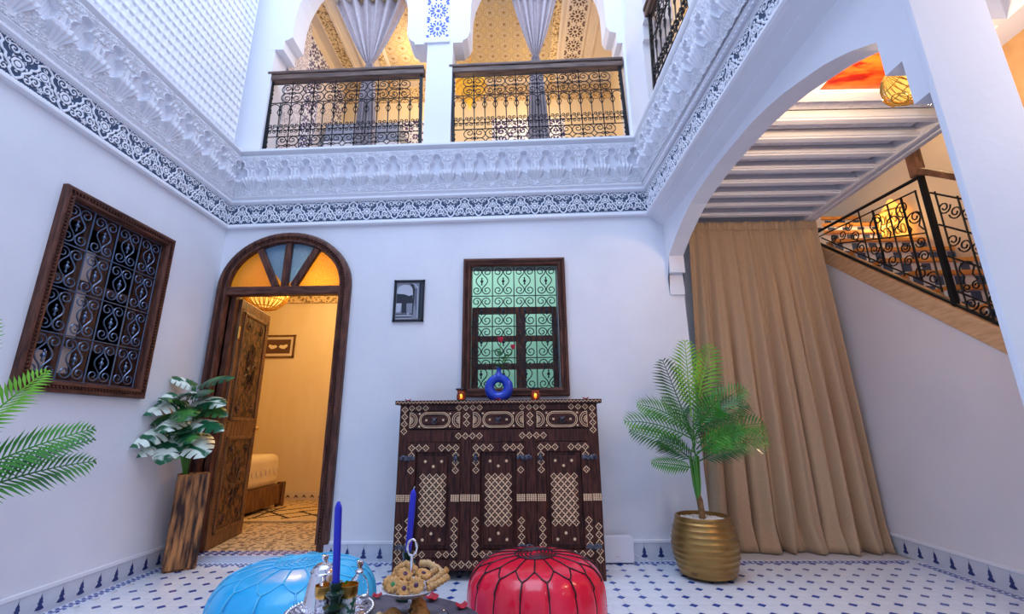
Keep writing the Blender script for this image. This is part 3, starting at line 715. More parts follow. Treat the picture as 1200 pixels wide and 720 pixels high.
rb.build('rope_carving',WDF,dr,kind='stuff')
MB().bx(-.455,.455,-.044,.03,1.932,2.0).build('transom',WDX,dr,bev=.006)
# fan mullions and coloured panes
zc0=2.0; spl=[PI*.30,PI*.50,PI*.70]
for a in spl:
    c_,s_=math.cos(a),math.sin(a); R=1/math.sqrt((c_/.447)**2+(s_/.378)**2)
    st=.0 if a==PI/2 else .0
    bx0=.05*c_*2.4 if a!=PI/2 else 0
    p0=Vector((bx0,zc0)); p1=Vector((R*c_,zc0+R*s_)); d=(p1-p0).normalized(); n_=Vector((-d.y,d.x))*.026
    MB().prism([tuple(p0-n_),tuple(p1-n_),tuple(p1+n_),tuple(p0+n_)],-.036,.01).build('mullion',WDF,dr,bev=.004)
edges=[0]+spl+[PI]
for i in range(4):
    a0,a1=edges[i],edges[i+1]
    P=[(0,zc0)]+[(.447*math.cos(a0+(a1-a0)*t/10),zc0+.378*math.sin(a0+(a1-a0)*t/10)) for t in range(11)]
    MB().prism(P,-.004,.0).build('glass_pane',AMBP if i in(0,3) else BLUP,dr,label='amber patterned glass pane' if i in (0,3) else 'blue-grey patterned glass pane')
# inner jamb lining
MB().bx(-.50,-.447,.0,.13,.045,1.98).bx(.447,.50,.0,.13,.045,1.98).bx(-.447,-.405,.02,.16,.045,1.93).build('jamb',WDF,dr)
# leaf
lf=MB(); hg=Vector((-2.325,D+.055)); fe=Vector((-2.325-.0,4.0)); 
hg=Vector((-2.305,3.49)); fe=Vector((-2.395,4.08)); Lw=(fe-hg).length; ang=math.atan2(fe.y-hg.y,fe.x-hg.x)
leaf=lf.bx(0,Lw,-.03,.0,.05,1.93).build('leaf',WDL,None,bev=.003); leaf.parent=dr; leaf.location=(hg.x-DX,hg.y-D,0); leaf.rotation_euler=(0,0,ang)
for z0_,z1_ in ((.14,.84),(.96,1.84)):
    for (xa,xb,za,zb) in ((.07,.095,z0_,z1_),(Lw-.095,Lw-.07,z0_,z1_),(.07,Lw-.07,z0_,z0_+.025),(.07,Lw-.07,z1_-.025,z1_)):
        MB().bx(xa,xb,-.042,-.03,za,zb).build('leaf_moulding',WDL,leaf,bev=.004)
    pm=MB().bx(.11,Lw-.11,-.036,-.03,z0_+.035,z1_-.035)
    for cx in (.17,Lw-.17):
        for cz in (z0_+.10,z1_-.10):
            for t in range(8):
                a=t*PI/4; pm.sph((cx+.028*math.cos(a),-.038,cz+.028*math.sin(a)),.013,6,4,(1,.5,1))
            pm.sph((cx,-.038,cz),.014,6,4)
    cx=Lw/2; cz=(z0_+z1_)/2
    for t in range(16):
        a=t*PI/8; pm.tube([(cx+.02*math.cos(a),-.036,cz+.02*math.sin(a)),(cx+.07*math.cos(a+.3),-.041,cz+.10*math.sin(a+.3)),(cx+.10*math.cos(a),-.036,cz+.2*math.sin(a))],.006,5)
    pm.build('carved_panel',WDC,leaf)
bd_=MB()
for t in range(70): bd_.sph((.045,-.032,.2+t*.024),.006,5,4); bd_.sph((Lw-.045,-.032,.2+t*.024),.006,5,4)
bd_.build('beading',WDL,leaf,kind='stuff')
MB().sph((Lw-.04,-.05,.90),.018,10,8).tube([(Lw-.04,-.03,.90),(Lw-.04,-.06,.90)],.008).build('knob',GOLD,leaf)
MB().tube([(.0,-.035,1.60),(.0,-.035,1.70)],.010).build('hinge',GOLD,leaf)
# ---------------- bedroom shell
MB().bx(-4.6,-1.05,D+.12,5.95,-.05,.045).build('floor_bedroom',MOSM,**S)
MB().bx(-4.6,-1.05,5.85,5.95,0,3.0).build('wall_bedroom_back',OCH,**S)
MB().bx(-1.15,-1.05,D+.12,5.9,0,3.0).bx(-4.7,-4.6,D+.12,5.9,0,3.0).bx(-4.6,-2.6,D+.12,D+.16,0,3.0).build('wall_bedroom_side',OCH,**S)
MB().bx(-4.7,-1.05,D+.12,5.95,2.9,3.0).build('ceiling_bedroom',OCH,**S)
MB().bx(-4.6,-1.15,5.81,5.85,2.55,2.72).build('cornice_bedroom',OCHD,**S)
bb=MB().bx(-4.6,-1.15,5.835,5.85,.045,.14).build('baseboard_bedroom',BEIGE,**S)
m_=MB()
for i in range(34):
    x=-4.5+i*.1; m_.prism([(x,.07),(x+.03,.11),(x+.06,.07),(x+.03,.085)],5.83,5.835)
m_.build('border_motif',BRN,bb,kind='stuff')
# ---------------- railings
def heart(F,sx,sz,r=.0042,w=.1,h=.1):
    """one spiral element in the quadrant (sx,sz) about a bar knot"""
    R=.036; cx,cz=.052,.056
    sp=spiral(cx,cz,.010,R,PI*2.2,1.45,18)   # clockwise outward
    # ends at angle 2.2pi-2.9pi = -0.7pi

    big=arc(.050,.047,.048,-PI*.72,PI*.55,12)
    inner=spiral(.046,.060,.034,.010,PI*.55,1.1,14,cw=False)
    P=[(.002,.004)]+big+inner[1:]
    return [F(sx*x,sz*y) for x,y in P]
def rail_unit_a(F,sz):
    return MB().tube(heart(F,-1,sz)[::-1]+heart(F,1,sz)[1:],.0044,5)
def rail_unit_b(F):
    P=[(.096,.225),(.078,.262),(.096,.300)]+arc(.05,.305,.046,0,PI,12)[1:]+[(.022,.262),(.004,.225)]
    return MB().tube([F(x,z) for x,z in P],.0042,5)
def rail_unit_c(F,zc_,up_):
    L=spiral(.05-.022,zc_,.006,.019,PI*.2,1.3,12,cw=(up_<0)); R_=[(.1-x,z) for x,z in L]
    return MB().tube([F(x,z) for x,z in L]+[F(.05,zc_+up_*.024)]+[F(x,z) for x,z in R_[::-1]],.0038,5)
UA=[rail_unit_a(FX,s_).mesh('scroll',IRON,smooth=60) for s_ in (1,-1)]; UB_=rail_unit_b(FX).mesh('keyhole',IRON,smooth=60)
UC=[rail_unit_c(FX,.055,1).mesh('scroll',IRON,smooth=60),rail_unit_c(FX,.115,-1).mesh('scroll',IRON,smooth=60)]
def knobbed(z0,z1,knots,r=.0052):
    zs_k=[z0]; rr=[r]
    for k_ in sorted(knots):
        for dz,m_ in ((-.012,1),(-.007,1.9),(0,2.3),(.007,1.9),(.012,1)): zs_k.append(k_+dz); rr.append(r*m_)
    zs_k.append(z1); rr.append(r)
    return MB().tube([(0,0,z) for z in zs_k],rr,6)
def railing(name,loc,rz,L,slope_,z0,label,zt=.92,group=None):
    root=empty(name,loc,rz,label=label,category='railing')
    if slope_: root.rotation_euler=(0,-math.atan(slope_),rz)
    n2=int(round(L/.1/2)); p2=L/n2; p1=p2/2
    for i in range(n2+1): inst(BARL,'bar',root,(i*p2 if 0<i<n2 else (0.012 if i==0 else L-.012),0,0))
    for i in range(n2*2+1):
        if i%2: inst(BARS,'bar',root,(i*p1,0,.20))
    hbm=MB().tube([(0,0,0),(L,0,0)],.0048,6).mesh('cross_bar',IRON)
    for z in (.02,.20,.56,.765): inst(hbm,'cross_bar',root,(0,-.004,z))
    for i in range(n2+1):
        if 0<i<n2:
            for z in (.11,.665):
                for ua in UA: inst(ua,'scroll',root,(i*p2,0,z),scale=(p1/.1,1,.95))
    for i in range(n2*2):
        inst(UB_,'keyhole',root,(i*p1,0,.20),scale=(p1/.1,1,1))
        for uc in UC: inst(uc,'scroll',root,(i*p1,0,.20),scale=(p1/.1,1,1))
    MB().bx(-.012,.012,-.012,.012,0,.80).build('post',IRON,root); MB().bx(L-.012,L+.012,-.012,.012,0,.80).build('post',IRON,root)
    MB().bx(-.03,L+.03,-.035,.035,.80,.855).bx(-.03,L+.03,-.045,.045,.855,.885).build('handrail',RAILW,root,bev=.008)
    return root
BARL=knobbed(0,.79,(.065,.11,.155,.27,.30,.49,.62,.665,.71)).mesh('bar',IRON,smooth=60); BARS=knobbed(0,.36,(.07,.10,.29)).mesh('bar',IRON,smooth=60)
def wz(x,y,z): return W((x,y,z))[2]
sl=A_(3.6)
railing('balcony_railing',(-2.262,D+.04,wz(-2.262,D,3.27)),0,1.40,.026,0,'black scrollwork iron balcony railing left of the slim white gallery column')
railing('balcony_railing',(-.568,D+.04,wz(-.568,D,3.27)),0,1.555,.027,0,'black scrollwork iron balcony railing right of the slim white gallery column')
railing('balcony_railing',(1.06,2.90,wz(1.06,2.90,3.25)-.02),-PI/2,.80,0,0,'short black scrollwork iron railing high on the right-hand gallery wall')
bpy.data.objects['balcony_railing.002'].rotation_euler=(0,.10,-PI/2)
# ---------------- cabinet
CX,CY=-.146,2.995
cab=empty('cabinet',(CX,CY,0),label='dark carved wooden cabinet inlaid with pale bone stars against the back wall',category='cabinet')
def cx_(a): return a-CX
b=MB(); hw=.645
b.bx(-hw,-hw+.07,0,.06,0,1.04).bx(hw-.07,hw,0,.06,0,1.04).bx(-hw+.001,hw-.001,.0006,.06,.06,.125).bx(-hw+.001,hw-.001,.0006,.06,.80,.88).bx(-hw+.001,hw-.001,.0006,.06,1.0,1.04)
b.bx(-hw,-hw+.02,.06,.40,.0,1.04).bx(hw-.02,hw,.06,.40,.0,1.04).bx(-hw,hw,.06,.40,.10,.12).bx(-hw,hw,.38,.40,.1,1.04).bx(-hw+.02,hw-.02,.05,.06,.12,1.02)
for x in (-.207,.207): b.bx(x-.035,x+.035,.0,.06,.06,1.03)
b.build('body',WCAB,cab,bev=.003)
top=MB().bx(-.675,.675,-.022,.41,1.04,1.066).build('top',WCABX,cab,bev=.003)
zg=MB(); 
for i in range(58):
    x=-.67+i*.0231
    zg.prism([(x,1.046),(x+.01155,1.058),(x+.0231,1.046),(x+.0231,1.0495),(x+.01155,1.0615),(x,1.0495)],-.0235,-.0215)
zg.build('zigzag_inlay',BONE,top,kind='stuff')
def cell(b,x,z,s,y=-.0015):
    """diamond with a dark cross inside"""
    h=s/2; t=s*.085
    b.add([(x+h,y,z),(x,y,z+h),(x-h,y,z),(x,y,z-h)],[(0,1,2,3)])
    for dx,dz in ((1,0),(-1,0),(0,1),(0,-1)):
        def Q(a,c): return (x+(dx*a-dz*c)*h,y-.0006,z+(dz*a+dx*c)*h)
        b.add([Q(.04,0),Q(.22,.20),Q(.45,.29),Q(.62,.14),Q(.72,0),Q(.62,-.14),Q(.45,-.29),Q(.22,-.20)],[tuple(range(8))],1)
def star(b,x,z,r,y=-.0015,n=8):
    P=[(x+r*(1 if i%2 else .5)*math.cos(PI*i/n),z+r*(1 if i%2 else .5)*math.sin(PI*i/n)) for i in range(2*n)]
    b.add([(px,y,pz) for px,pz in P],[tuple(range(2*n))])
# body inlay
ib=MB(); cs=.0455
for i in range(4):
    cell(ib,-hw+.032,1.008-i*cs,cs); cell(ib,hw-.032,1.008-i*cs,cs)
    for x0 in (-.258,.155): cell(ib,x0+i*cs,.84,cs*.98)
    for x0 in (-.258,.155): cell(ib,x0+i*cs,1.018,cs*.9)
    for x0 in (-.30,.18): cell(ib,x0+i*cs+.03,.094,cs*.98)
for i in range(3):
    cell(ib,-hw+.032+(i+1)*cs,1.018,cs*.9);cell(ib,hw-.032-(i+1)*cs,1.018,cs*.9)
for i in range(5):
    cell(ib,-hw+.030,.30-i*cs,cs); cell(ib,hw-.030,.30-i*cs,cs)
for x in (-.207,.207):
    for i in range(2): cell(ib,x,.965-i*cs,cs)
for x in (-hw+.035,hw-.035,-.207,.207):
    for r_i in range(4):
        for c_i in range(5): ib.bx(x-.032+c_i*.0135,x-.022+c_i*.0135,-.0015,.0,.448+r_i*.0105,.456+r_i*.0105)
ib.build('bone_inlay',[BONE,WCAB],cab,kind='stuff')
# drawers
def drawer(x):
    d=MB().bx(x-.172,x+.172,-.004,.03,.885,.997).build('drawer',WCABX,cab,bev=.003)
    b=MB(); z=.941; y=-.0055
    def ring(pts,t):
        n=len(pts); c=(sum(p[0] for p in pts)/n,sum(p[1] for p in pts)/n)
        inn=[(c[0]+(p[0]-c[0])*(1-t/abs(max(abs(q[0]-c[0]) for q in pts))),c[1]+(p[1]-c[1])*(1-t/max(abs(q[1]-c[1]) for q in pts))) for p in pts]
        b.strip([(p[0],y,p[1]) for p in pts],[(p[0],y,p[1]) for p in inn],closed=True)
    def obl(wd,r): return [(x+wd+r*math.cos(a),z+r*math.sin(a)) for a in np.linspace(-PI/2,PI/2,12)]+[(x-wd+r*math.cos(a),z+r*math.sin(a)) for a in np.linspace(PI/2,3*PI/2,12)]
    ring(obl(.052,.050),.004); ring(obl(.052,.040),.003)
    for a in range(56):
        t=a/56*2*PI; L=obl(.052,.045); i=int(a/56*24)%24; p=L[i]; star(b,p[0],p[1],.0026,y,3)
    star(b,x-.055,z,.010,y,4); star(b,x+.055,z,.010,y,4)
    for s in (-1,1):
        cxx=x+s*.163
        for rr,t in ((.050,.004),(.038,.003),(.022,.003)):
            P=[(cxx-s*rr*math.cos(a),y,z+rr*math.sin(a)) for a in np.linspace(-PI/2,PI/2,14)]
            Q=[(cxx-s*(rr-t)*math.cos(a),y,z+(rr-t)*math.sin(a)) for a in np.linspace(-PI/2,PI/2,14)]
            b.strip(P,Q)
        for a in np.linspace(-PI/2+.3,PI/2-.3,5):
            b.add([(cxx-s*.006*math.cos(a+.5),y,z+.006*math.sin(a+.5)),(cxx-s*.006*math.cos(a-.5),y,z+.006*math.sin(a-.5)),(cxx-s*.031*math.cos(a),y,z+.031*math.sin(a))],[(0,1,2)])
        b.bx(cxx-.0015,cxx+.0015,y,y+.001,z-.05,z+.05)
        for sz in (-1,1): star(b,x+s*.100,z+sz*.040,.009,y,5)
    b.build('bone_inlay',[BONE,WCAB],d,kind='stuff')
    MB().sph((x,-.018,z),.013,8,6).sph((x-.012,-.014,z+.010),.007,6,4).sph((x+.012,-.014,z+.010),.007,6,4).tube([(x+.014*math.cos(a),-.022,z-.008+.014*math.sin(a)) for a in np.linspace(0,2*PI,13)[:-1]],.0025,5,closed=True).build('knob',STEEL,d,smooth=60)
for x in (-.414,.0,.414): drawer(x)
# doors
def door(x,kn):
    d=MB()
    w=.172
    d.bx(x-w,x-w+.058,-.006,.03,.128,.797).bx(x+w-.058,x+w,-.006,.03,.128,.797).bx(x-w+.058,x+w-.058,-.006,.03,.740,.797).bx(x-w+.058,x+w-.058,-.006,.03,.128,.172)
    d=d.build('door',WCAB,cab,bev=.003)
    p=MB().bx(x-w+.058,x+w-.058,.012,.02,.172,.74).bx(x-w+.082,x+w-.082,.0,.015,.20,.715).build('door_panel',WCAB,d,bev=.006)
    b=MB(); y=-.0015
    s=.0455; 
    cz=.457; 
    for i in range(4):
        for j in range(7):
            cell(b,x+(i-1.5)*s*.94+0,cz+(j-3)*s*.98 ,s*.98,y)
    for i in range(3):
        for j in range(6): cell(b,x+(i-1)*s*.94,cz+(j-2.5)*s*.98,s*.98,y)
    for sx,sz in ((-.052,.685),(0,.655),(.052,.685),(-.052,.23),(0,.265),(.052,.23)): star(b,x+sx,sz,.012,y)
    b.build('panel_inlay',[BONE,WCAB],p,kind='stuff')
    b=MB(); y=-.0075
    for s_ in (-1,1):
        for i in range(3): cell(b,x+s_*(w-.030-i*s),.768,s,y)
        for i in range(1,4): cell(b,x+s_*(w-.030),.768-i*s,s,y) if i!=2 or s_*kn<0 else None
        for i in range(5): cell(b,x+s_*(w-.030),.155+i*s,s,y)
        for i in range(1,3): cell(b,x+s_*(w-.030-i*s),.150,s*.9,y)
    for s_ in (-1,1):
        for r_i in range(4):
            for c_i in range(4): b.bx(x+s_*(w-.03)-.026+c_i*.0135,x+s_*(w-.03)-.016+c_i*.0135,y,y+.001,.448+r_i*.0105,.456+r_i*.0105)
    b.build('bone_inlay',[BONE,WCAB],d,kind='stuff')
    hx=x+kn*(w-.005)
    for z in (.705,.19):
        h=MB()
        for a in range(3):
            for s_ in (-1,1): h.sph((hx+s_*(.012+.014*a),-.011,z+(.006 if a==1 else 0)),.015-.002*a,8,5,(1,.35,1.1))
        h.build('hinge',STEEL,d,smooth=60)
    MB().sph((x-kn*(w-.028),-.017,.705),.017,8,6,(1,.7,1)).sph((x-kn*(w-.028),-.012,.725),.010,6,5).tube([(x-kn*(w-.028)+.013*math.cos(a),-.025,.69+.013*math.sin(a)) for a in np.linspace(0,2*PI,13)[:-1]],.0025,5,closed=True).build('knob',STEEL,d,smooth=60)
for x,kn in ((-.414,-1),(0,1),(.414,1)): door(x,kn)
# ---------------- things on the cabinet
TZ=1.066
def holder(x,y,label):
    r=empty('tealight_holder',(x,y,TZ),label=label,category='candle holder',group='tealight holders on the cabinet')
    MB().lathe([(.020,0),(.030,.004),(.033,.03),(.031,.05),(.027,.055),(.029,.075),(.0275,.075),(.025,.055),(.029,.03),(.02,.006)],20).build('glass_cup',SMOKE,r,smooth=50)
    MB().lathe([(.028,.072),(.040,.080),(.041,.086),(.030,.084),(.027,.078)],20).build('metal_rim',STEEL,r,smooth=40)
    MB().lathe([(0,.005),(.018,.005),(.018,.018),(0,.018)],14).build('tealight',PEB,r)
    MB().sph((0,0,.030),.009,8,7,(1,1,1.6)).build('flame',FLAME,r,smooth=80)
    return r
holder(-.407,3.12,'tealight glowing in a smoked glass on the cabinet, left of the blue vase')
holder(.103,3.12,'tealight glowing in a smoked glass on the cabinet, right of the blue vase')
point('tealight_glow',(-.407,3.10,TZ+.04),(1,.5,.18),.35,.01); point('tealight_glow',(.103,3.10,TZ+.04),(1,.5,.18),.35,.01)
vz=empty('ring_vase',(-.150,3.17,TZ),label='glossy blue ring-shaped ceramic vase on the cabinet top',category='vase')
b=MB(); N=36
ring=[]; rads=[]
for i in range(N):
    a=2*PI*i/N-PI/2; ring.append((.066*math.cos(a),0,.094+.066*math.sin(a)*(1 if a<0 else 1.02))); rads.append(.034-.004*math.sin(a))
b.tube(ring,rads,14,closed=True)
b.build('ring_body',CBL,vz,smooth=80)
MB().lathe([(.036,.165),(.030,.185),(.017,.205),(.0155,.222),(.018,.232),(.013,.232),(.012,.20)],18).build('neck',CBL,vz,smooth=60)
def rose(name,x,top,lean,label,sc_):
    r=empty(name,(x,3.17,TZ+.20),label=label,category='rose',group='roses in the blue vase')
    st=[(0,0,0),(lean*.3,0,top*.4),(lean*.8,-.01,top*.8),(lean,-.01,top)]
    MB().tube(st,.003,5).build('stem',STEM,r)
    hb=MB()
    for k in range(7):
        a=k*2.4; rr=.010+.0015*k
        P=[]
        for i in range(5):
            for j in range(5):
                u=(i/4-.5)*1.7+a; v=j/4
                R=rr*(.45+.75*math.sin(v*PI*.62))*sc_
                P.append((lean+R*math.cos(u),-.01+R*math.sin(u),top+(v*.036*sc_)))
        hb.add(P,[(i*5+j,(i+1)*5+j,(i+1)*5+j+1,i*5+j+1) for i in range(4) for j in range(4)])
    hb.sph((lean,-.01,top+.016*sc_),.012*sc_,8,6,(1,1,1.3))
    hb.build('flower_head',ROSE,r,smooth=60)
    for k in range(6):
        a=k*1.9+lean*20; z=top*(.12+.11*k); d=Vector((math.cos(a),.6*math.sin(a)-.3,.35)).normalized(); s_=Vector((-d.y,d.x,0)).normalized(); L=.072
        p0=Vector((lean*.6*z/top,0,z))
        P=[]
        for i in range(6):
            t=i/5; c=p0+d*L*t+Vector((0,0,-.02*t*t)); ww=.021*math.sin(PI*min(1,t*.95+.04))
            P+= [c-s_*ww+Vector((0,0,.004)),c,c+s_*ww+Vector((0,0,.004))]
        MB().add(P,[(i*3+j,i*3+j+1,(i+1)*3+j+1,(i+1)*3+j) for i in range(5) for j in range(2)]).build('leaf',MOND,r,smooth=60)
    return r
rose('rose',-.150,.215,.012,'taller upright red rose in the blue ring vase',1.0)
rose('rose',-.146,.165,.098,'lower red rose leaning right out of the blue ring vase',.85)
def petal(x,y,z,s,rz,label):
    b=MB(); P=[]
    for i in range(7):
        for j in range(7):
            u=(i/6-.5)*2; v=(j/6-.5)*2; wx=u*math.sqrt(max(0,1-.45*v*v)); P.append((s*wx,s*.75*v,.002+s*.5*(u*u)*.8+s*.25*v*v*(1 if v>0 else .3)))
    b.add(P,[(i*7+j,(i+1)*7+j,(i+1)*7+j+1,i*7+j+1) for i in range(6) for j in range(6)])
    o=b.build('rose_petal',PETAL,None,smooth=70,loc=(x,y,z),label=label,category='petal',group='scattered rose petals'); o.rotation_euler=(0,0,rz)
    so=o.modifiers.new('thick','SOLIDIFY'); so.thickness=.0012
    return o
petal(-.755,3.04,TZ,.022,.3,'red rose petal on the left end of the cabinet top')
petal(-.150,3.03,TZ,.020,1.2,'red rose petal on the cabinet edge in front of the blue vase')
petal(.435,3.04,TZ,.022,-.4,'red rose petal on the right end of the cabinet top')
# ---------------- framed pictures
pf=empty('framed_photo',(-.878,D,1.872),label='small black-framed monochrome photo of an arched gateway on the back wall',category='picture')
MB().bx(-.122,.122,-.018,0,-.172,-.154).bx(-.122,.122,-.018,0,.154,.172).bx(-.122,-.104,-.018,0,-.172,.172).bx(.104,.122,-.018,0,-.172,.172).build('frame',BLKF,pf,bev=.002)
b=MB(); b.bx(-.106,.106,-.006,-.002,-.156,.156,0)
def fl(poly,mi,y): b.add([(x,y,z) for x,z in poly],[tuple(range(len(poly)))],mi)
fl([(-.10,-.02),(-.10,.10)]+[(-.035+.065*math.cos(a),.085+.05*math.sin(a)) for a in np.linspace(PI,0,12)]+[(.03,-.02)],3,-.0065)
fl([(-.10,-.02),(-.10,.06),(-.04,.055),(.0,.04),(.028,.05),(.03,-.02)],1,-.0068)
fl([(.0,.148),(.03,.14),(.045,.10),(.042,.0),(.035,-.12),(.028,-.12),(.03,.05),(.025,.10)],1,-.007)
fl([(.0,.148),(.045,.142),(.07,.11),(.075,-.14),(.070,-.14),(.066,.10),(.04,.135)],3,-.0072)
fl([(.045,.10),(.062,.10),(.062,-.10),(.045,-.02)],2,-.0066)
fl([(-.055,-.10),(-.055,.0),(-.045,.01),(-.02,.01),(-.015,-.10)],1,-.0072)
fl([(-.10,-.02),(-.06,-.02),(-.065,-.09),(-.10,-.095)],3,-.007)
fl([(.078,.15),(.10,.15),(.10,-.15),(.078,-.15)],1,-.0066)
for k_ in range(4): fl([(-.10,-.105-k_*.013),(.025,-.105-k_*.013),(.03,-.111-k_*.013),(-.10,-.111-k_*.013)],3 if k_%2 else 1,-.0073)
fl([(-.002+.008*math.cos(a),-.105+.008*math.sin(a)) for a in np.linspace(0,2*PI,9)[:-1]],3,-.0076)
b.build('print',[PAPER,PHD,PHM,PHL],pf)
pf=empty('framed_picture',(-3.23,5.85,1.955),label='dark-framed picture of two pale shapes on the warm bedroom wall',category='picture')
MB().bx(-.225,.225,-.02,0,-.155,-.13).bx(-.225,.225,-.02,0,.13,.155).bx(-.225,-.20,-.02,0,-.155,.155).bx(.20,.225,-.02,0,-.155,.155).build('frame',WDL,pf,bev=.003)
b=MB(); b.bx(-.20,.20,-.008,-.002,-.13,.13,0).bx(-.165,.165,-.010,-.007,-.095,.095,1)
for s in (-1,1):
    b.add([(s*x,-.0115,z) for x,z in ((.01,.0),(.03,.02),(.07,.015),(.12,.03),(.13,.0),(.09,-.035),(.05,-.03),(.02,-.015))],[tuple(range(8))],2)
b.build('print',[BEIGE,BRN,BEDL],pf)
# ---------------- poufs
def pouf(name,loc,R,Hh,m,st,n,label,z0=0,seam='petal',rot=0):
    root=empty(name,loc,rot,label=label,category='pouf')
    def prof(t): # t 0 bottom .. 1 top centre
        if t<.5:
            a=t/.5; z=Hh*.93*a; r=R*(.90+.10*math.sin(PI*(a*.85+.08)))
            r=R*(.86+.14*math.sin(PI*min(1,a*.92+.05)))
            return r,z
        a=(t-.5)/.5; th_=a*PI/2
        return None
    P=[]  # superellipse like profile
    for i in range(0,41):
        a=-PI/2+PI*i/40; c=math.cos(a); s=math.sin(a); e=.46
        P.append((R*(abs(c)**e if c>0 else 0),Hh/2+Hh/2*(abs(s)**.62)*(1 if s>0 else -1)))
    P=[(r,z+ (.022*(1-r/R) if z>Hh/2 else 0)) for r,z in P]
    NA=n*10; b=MB(); vs=[]
    for i,(r,z) in enumerate(P):
        side=1 if z<Hh*.80 else max(0,1-(z-Hh*.80)/(Hh*.2))
        for k_ in range(NA):
            a=2*PI*k_/NA; g=abs(math.sin(a*n/2))
            f=1-.035*(1-g)**3*side
            vs.append((r*f*math.cos(a),r*f*math.sin(a),z-.004*math.sin(a*n)*0))
    fs=[(i*NA+k_,i*NA+(k_+1)%NA,(i+1)*NA+(k_+1)%NA,(i+1)*NA+k_) for i in range(len(P)-1) for k_ in range(NA)]
    b.add(vs,fs); b.build('cushion',m,root,smooth=80)
    def surf(rf,a,off=.002): # point on the top by radius fraction
        rr=rf*R; best=None
        for (r0,z0_),(r1,z1_) in zip(P[20:-1],P[21:]):
            if r1<=rr<=r0: t=(r0-rr)/(r0-r1+1e-9); best=z0_+(z1_-z0_)*t; break
        if best is None: best=P[-1][1]
        return Vector((rr*math.cos(a),rr*math.sin(a),best+off))
    s=MB()
    for k_ in range(n):
        a=2*PI*k_/n
        pts=[]
        for (r,z) in P[8:33]:
            if r>R*.5: pts.append((r*.967*math.cos(a)*1.0,r*.967*math.sin(a),z) if z<Hh*.8 else (r*(1.0)*math.cos(a),r*math.sin(a),z+.001))
        # side seam up to the petal junction
        if pts: s.tube([p for p in pts if math.hypot(p[0],p[1])>R*.80],.0033,5)
        # petals: pointed arcs from junctions to between
        a1=a+2*PI/n
        mid_=a+PI/n
        s.tube([surf(.83,a),surf(.79,a+(mid_-a)*.35),surf(.70,a+(mid_-a)*.8),surf(.665,mid_)],.003,5)
        s.tube([surf(.83,a1),surf(.79,a1-(mid_-a)*.35),surf(.70,a1-(mid_-a)*.8),surf(.665,mid_)],.003,5)
        s.tube([surf(.665,mid_),surf(.5,mid_),surf(.30,mid_)],.003,5)
    s.tube([surf(.30,2*PI*i/40) for i in range(40)],.0035,5,closed=True)
    for k_ in range(60):
        a=k_*2.399; rr=.27*math.sqrt((k_+.5)/60); s.tube([surf(rr,a,.0015),surf(rr+.03,a+.6,.0015)],.0025,4)
    s.build('stitching',st,root,smooth=60)
    return root
pouf('pouf',(.055,2.13,0),.292,.352,REDL,STK,16,'red leather pouf with black stitching in front of the cabinet',rot=.15)
pouf('pouf',(-.925,2.04,0),.318,.348,BLUEL,STB,14,'turquoise leather pouf with pale stitching beside the tea table',rot=.2)
# ---------------- tea table and what stands on it
TC=Vector((-.37,1.20,.42)); TR=.30
tt=empty('tea_table',(TC.x,TC.y,0),label='low round dark table carrying the tea tray and biscuits',category='table')
MB().lathe([(0,.385),(TR-.01,.385),(TR,.395),(TR,.412),(TR-.008,.42),(0,.42)],56).build('tabletop',DARKT,tt,smooth=40)
MB().lathe([(TR-.03,.36),(TR-.025,.36),(TR-.025,.386),(TR-.03,.386)],40).build('apron',DARKT,tt)
for a in (.5,2.07,3.64,5.2): MB().tube([(.22*math.cos(a),.22*math.sin(a),.385),(.24*math.cos(a),.24*math.sin(a),0)],[.018,.013],8).build('leg',DARKT,tt)
T=.42
ty=empty('tray',(-.505,1.325,T),label='round engraved silver tray under the teapot and glasses',category='tray')
MB().lathe([(0,.006),(.085,.006),(.095,.010),(.105,.018),(.108,.016),(.098,.004),(.085,0),(0,0)],48).build('plate',SILV,ty,smooth=50)
b=MB()
for i in range(60): a=2*PI*i/60; b.sph((.1065*math.cos(a),.1065*math.sin(a),.018),.0052,6,5)
b.build('beaded_rim',CHROME,ty,smooth=80,kind='stuff')
TT=T+.0062
tp=empty('teapot',(-.547,1.365,TT),rz=1.9,label='shiny tall silver teapot at the back of the tray',category='teapot')
MB().lathe([(0,0),(.046,0),(.050,.006),(.047,.02),(.038,.07),(.033,.088),(.035,.092),(.030,.094)],32).build('body',CHROME,tp,smooth=40)
MB().lathe([(.033,.092),(.030,.102),(.018,.110),(.006,.113),(.005,.118),(.009,.124),(.009,.131),(.0,.133)],24).build('lid',CHROME,tp,smooth=50)
MB().tube([(.038,0,.03),(.062,0,.045),(.066,0,.075),(.080,0,.098)],[.010,.008,.006,.005],10).build('spout',CHROME,tp,smooth=60)
MB().tube([(-.032,0,.085),(-.062,0,.088),(-.072,0,.06),(-.062,0,.028),(-.040,0,.022)],[.005]*5,8).build('handle',CHROME,tp,smooth=60)
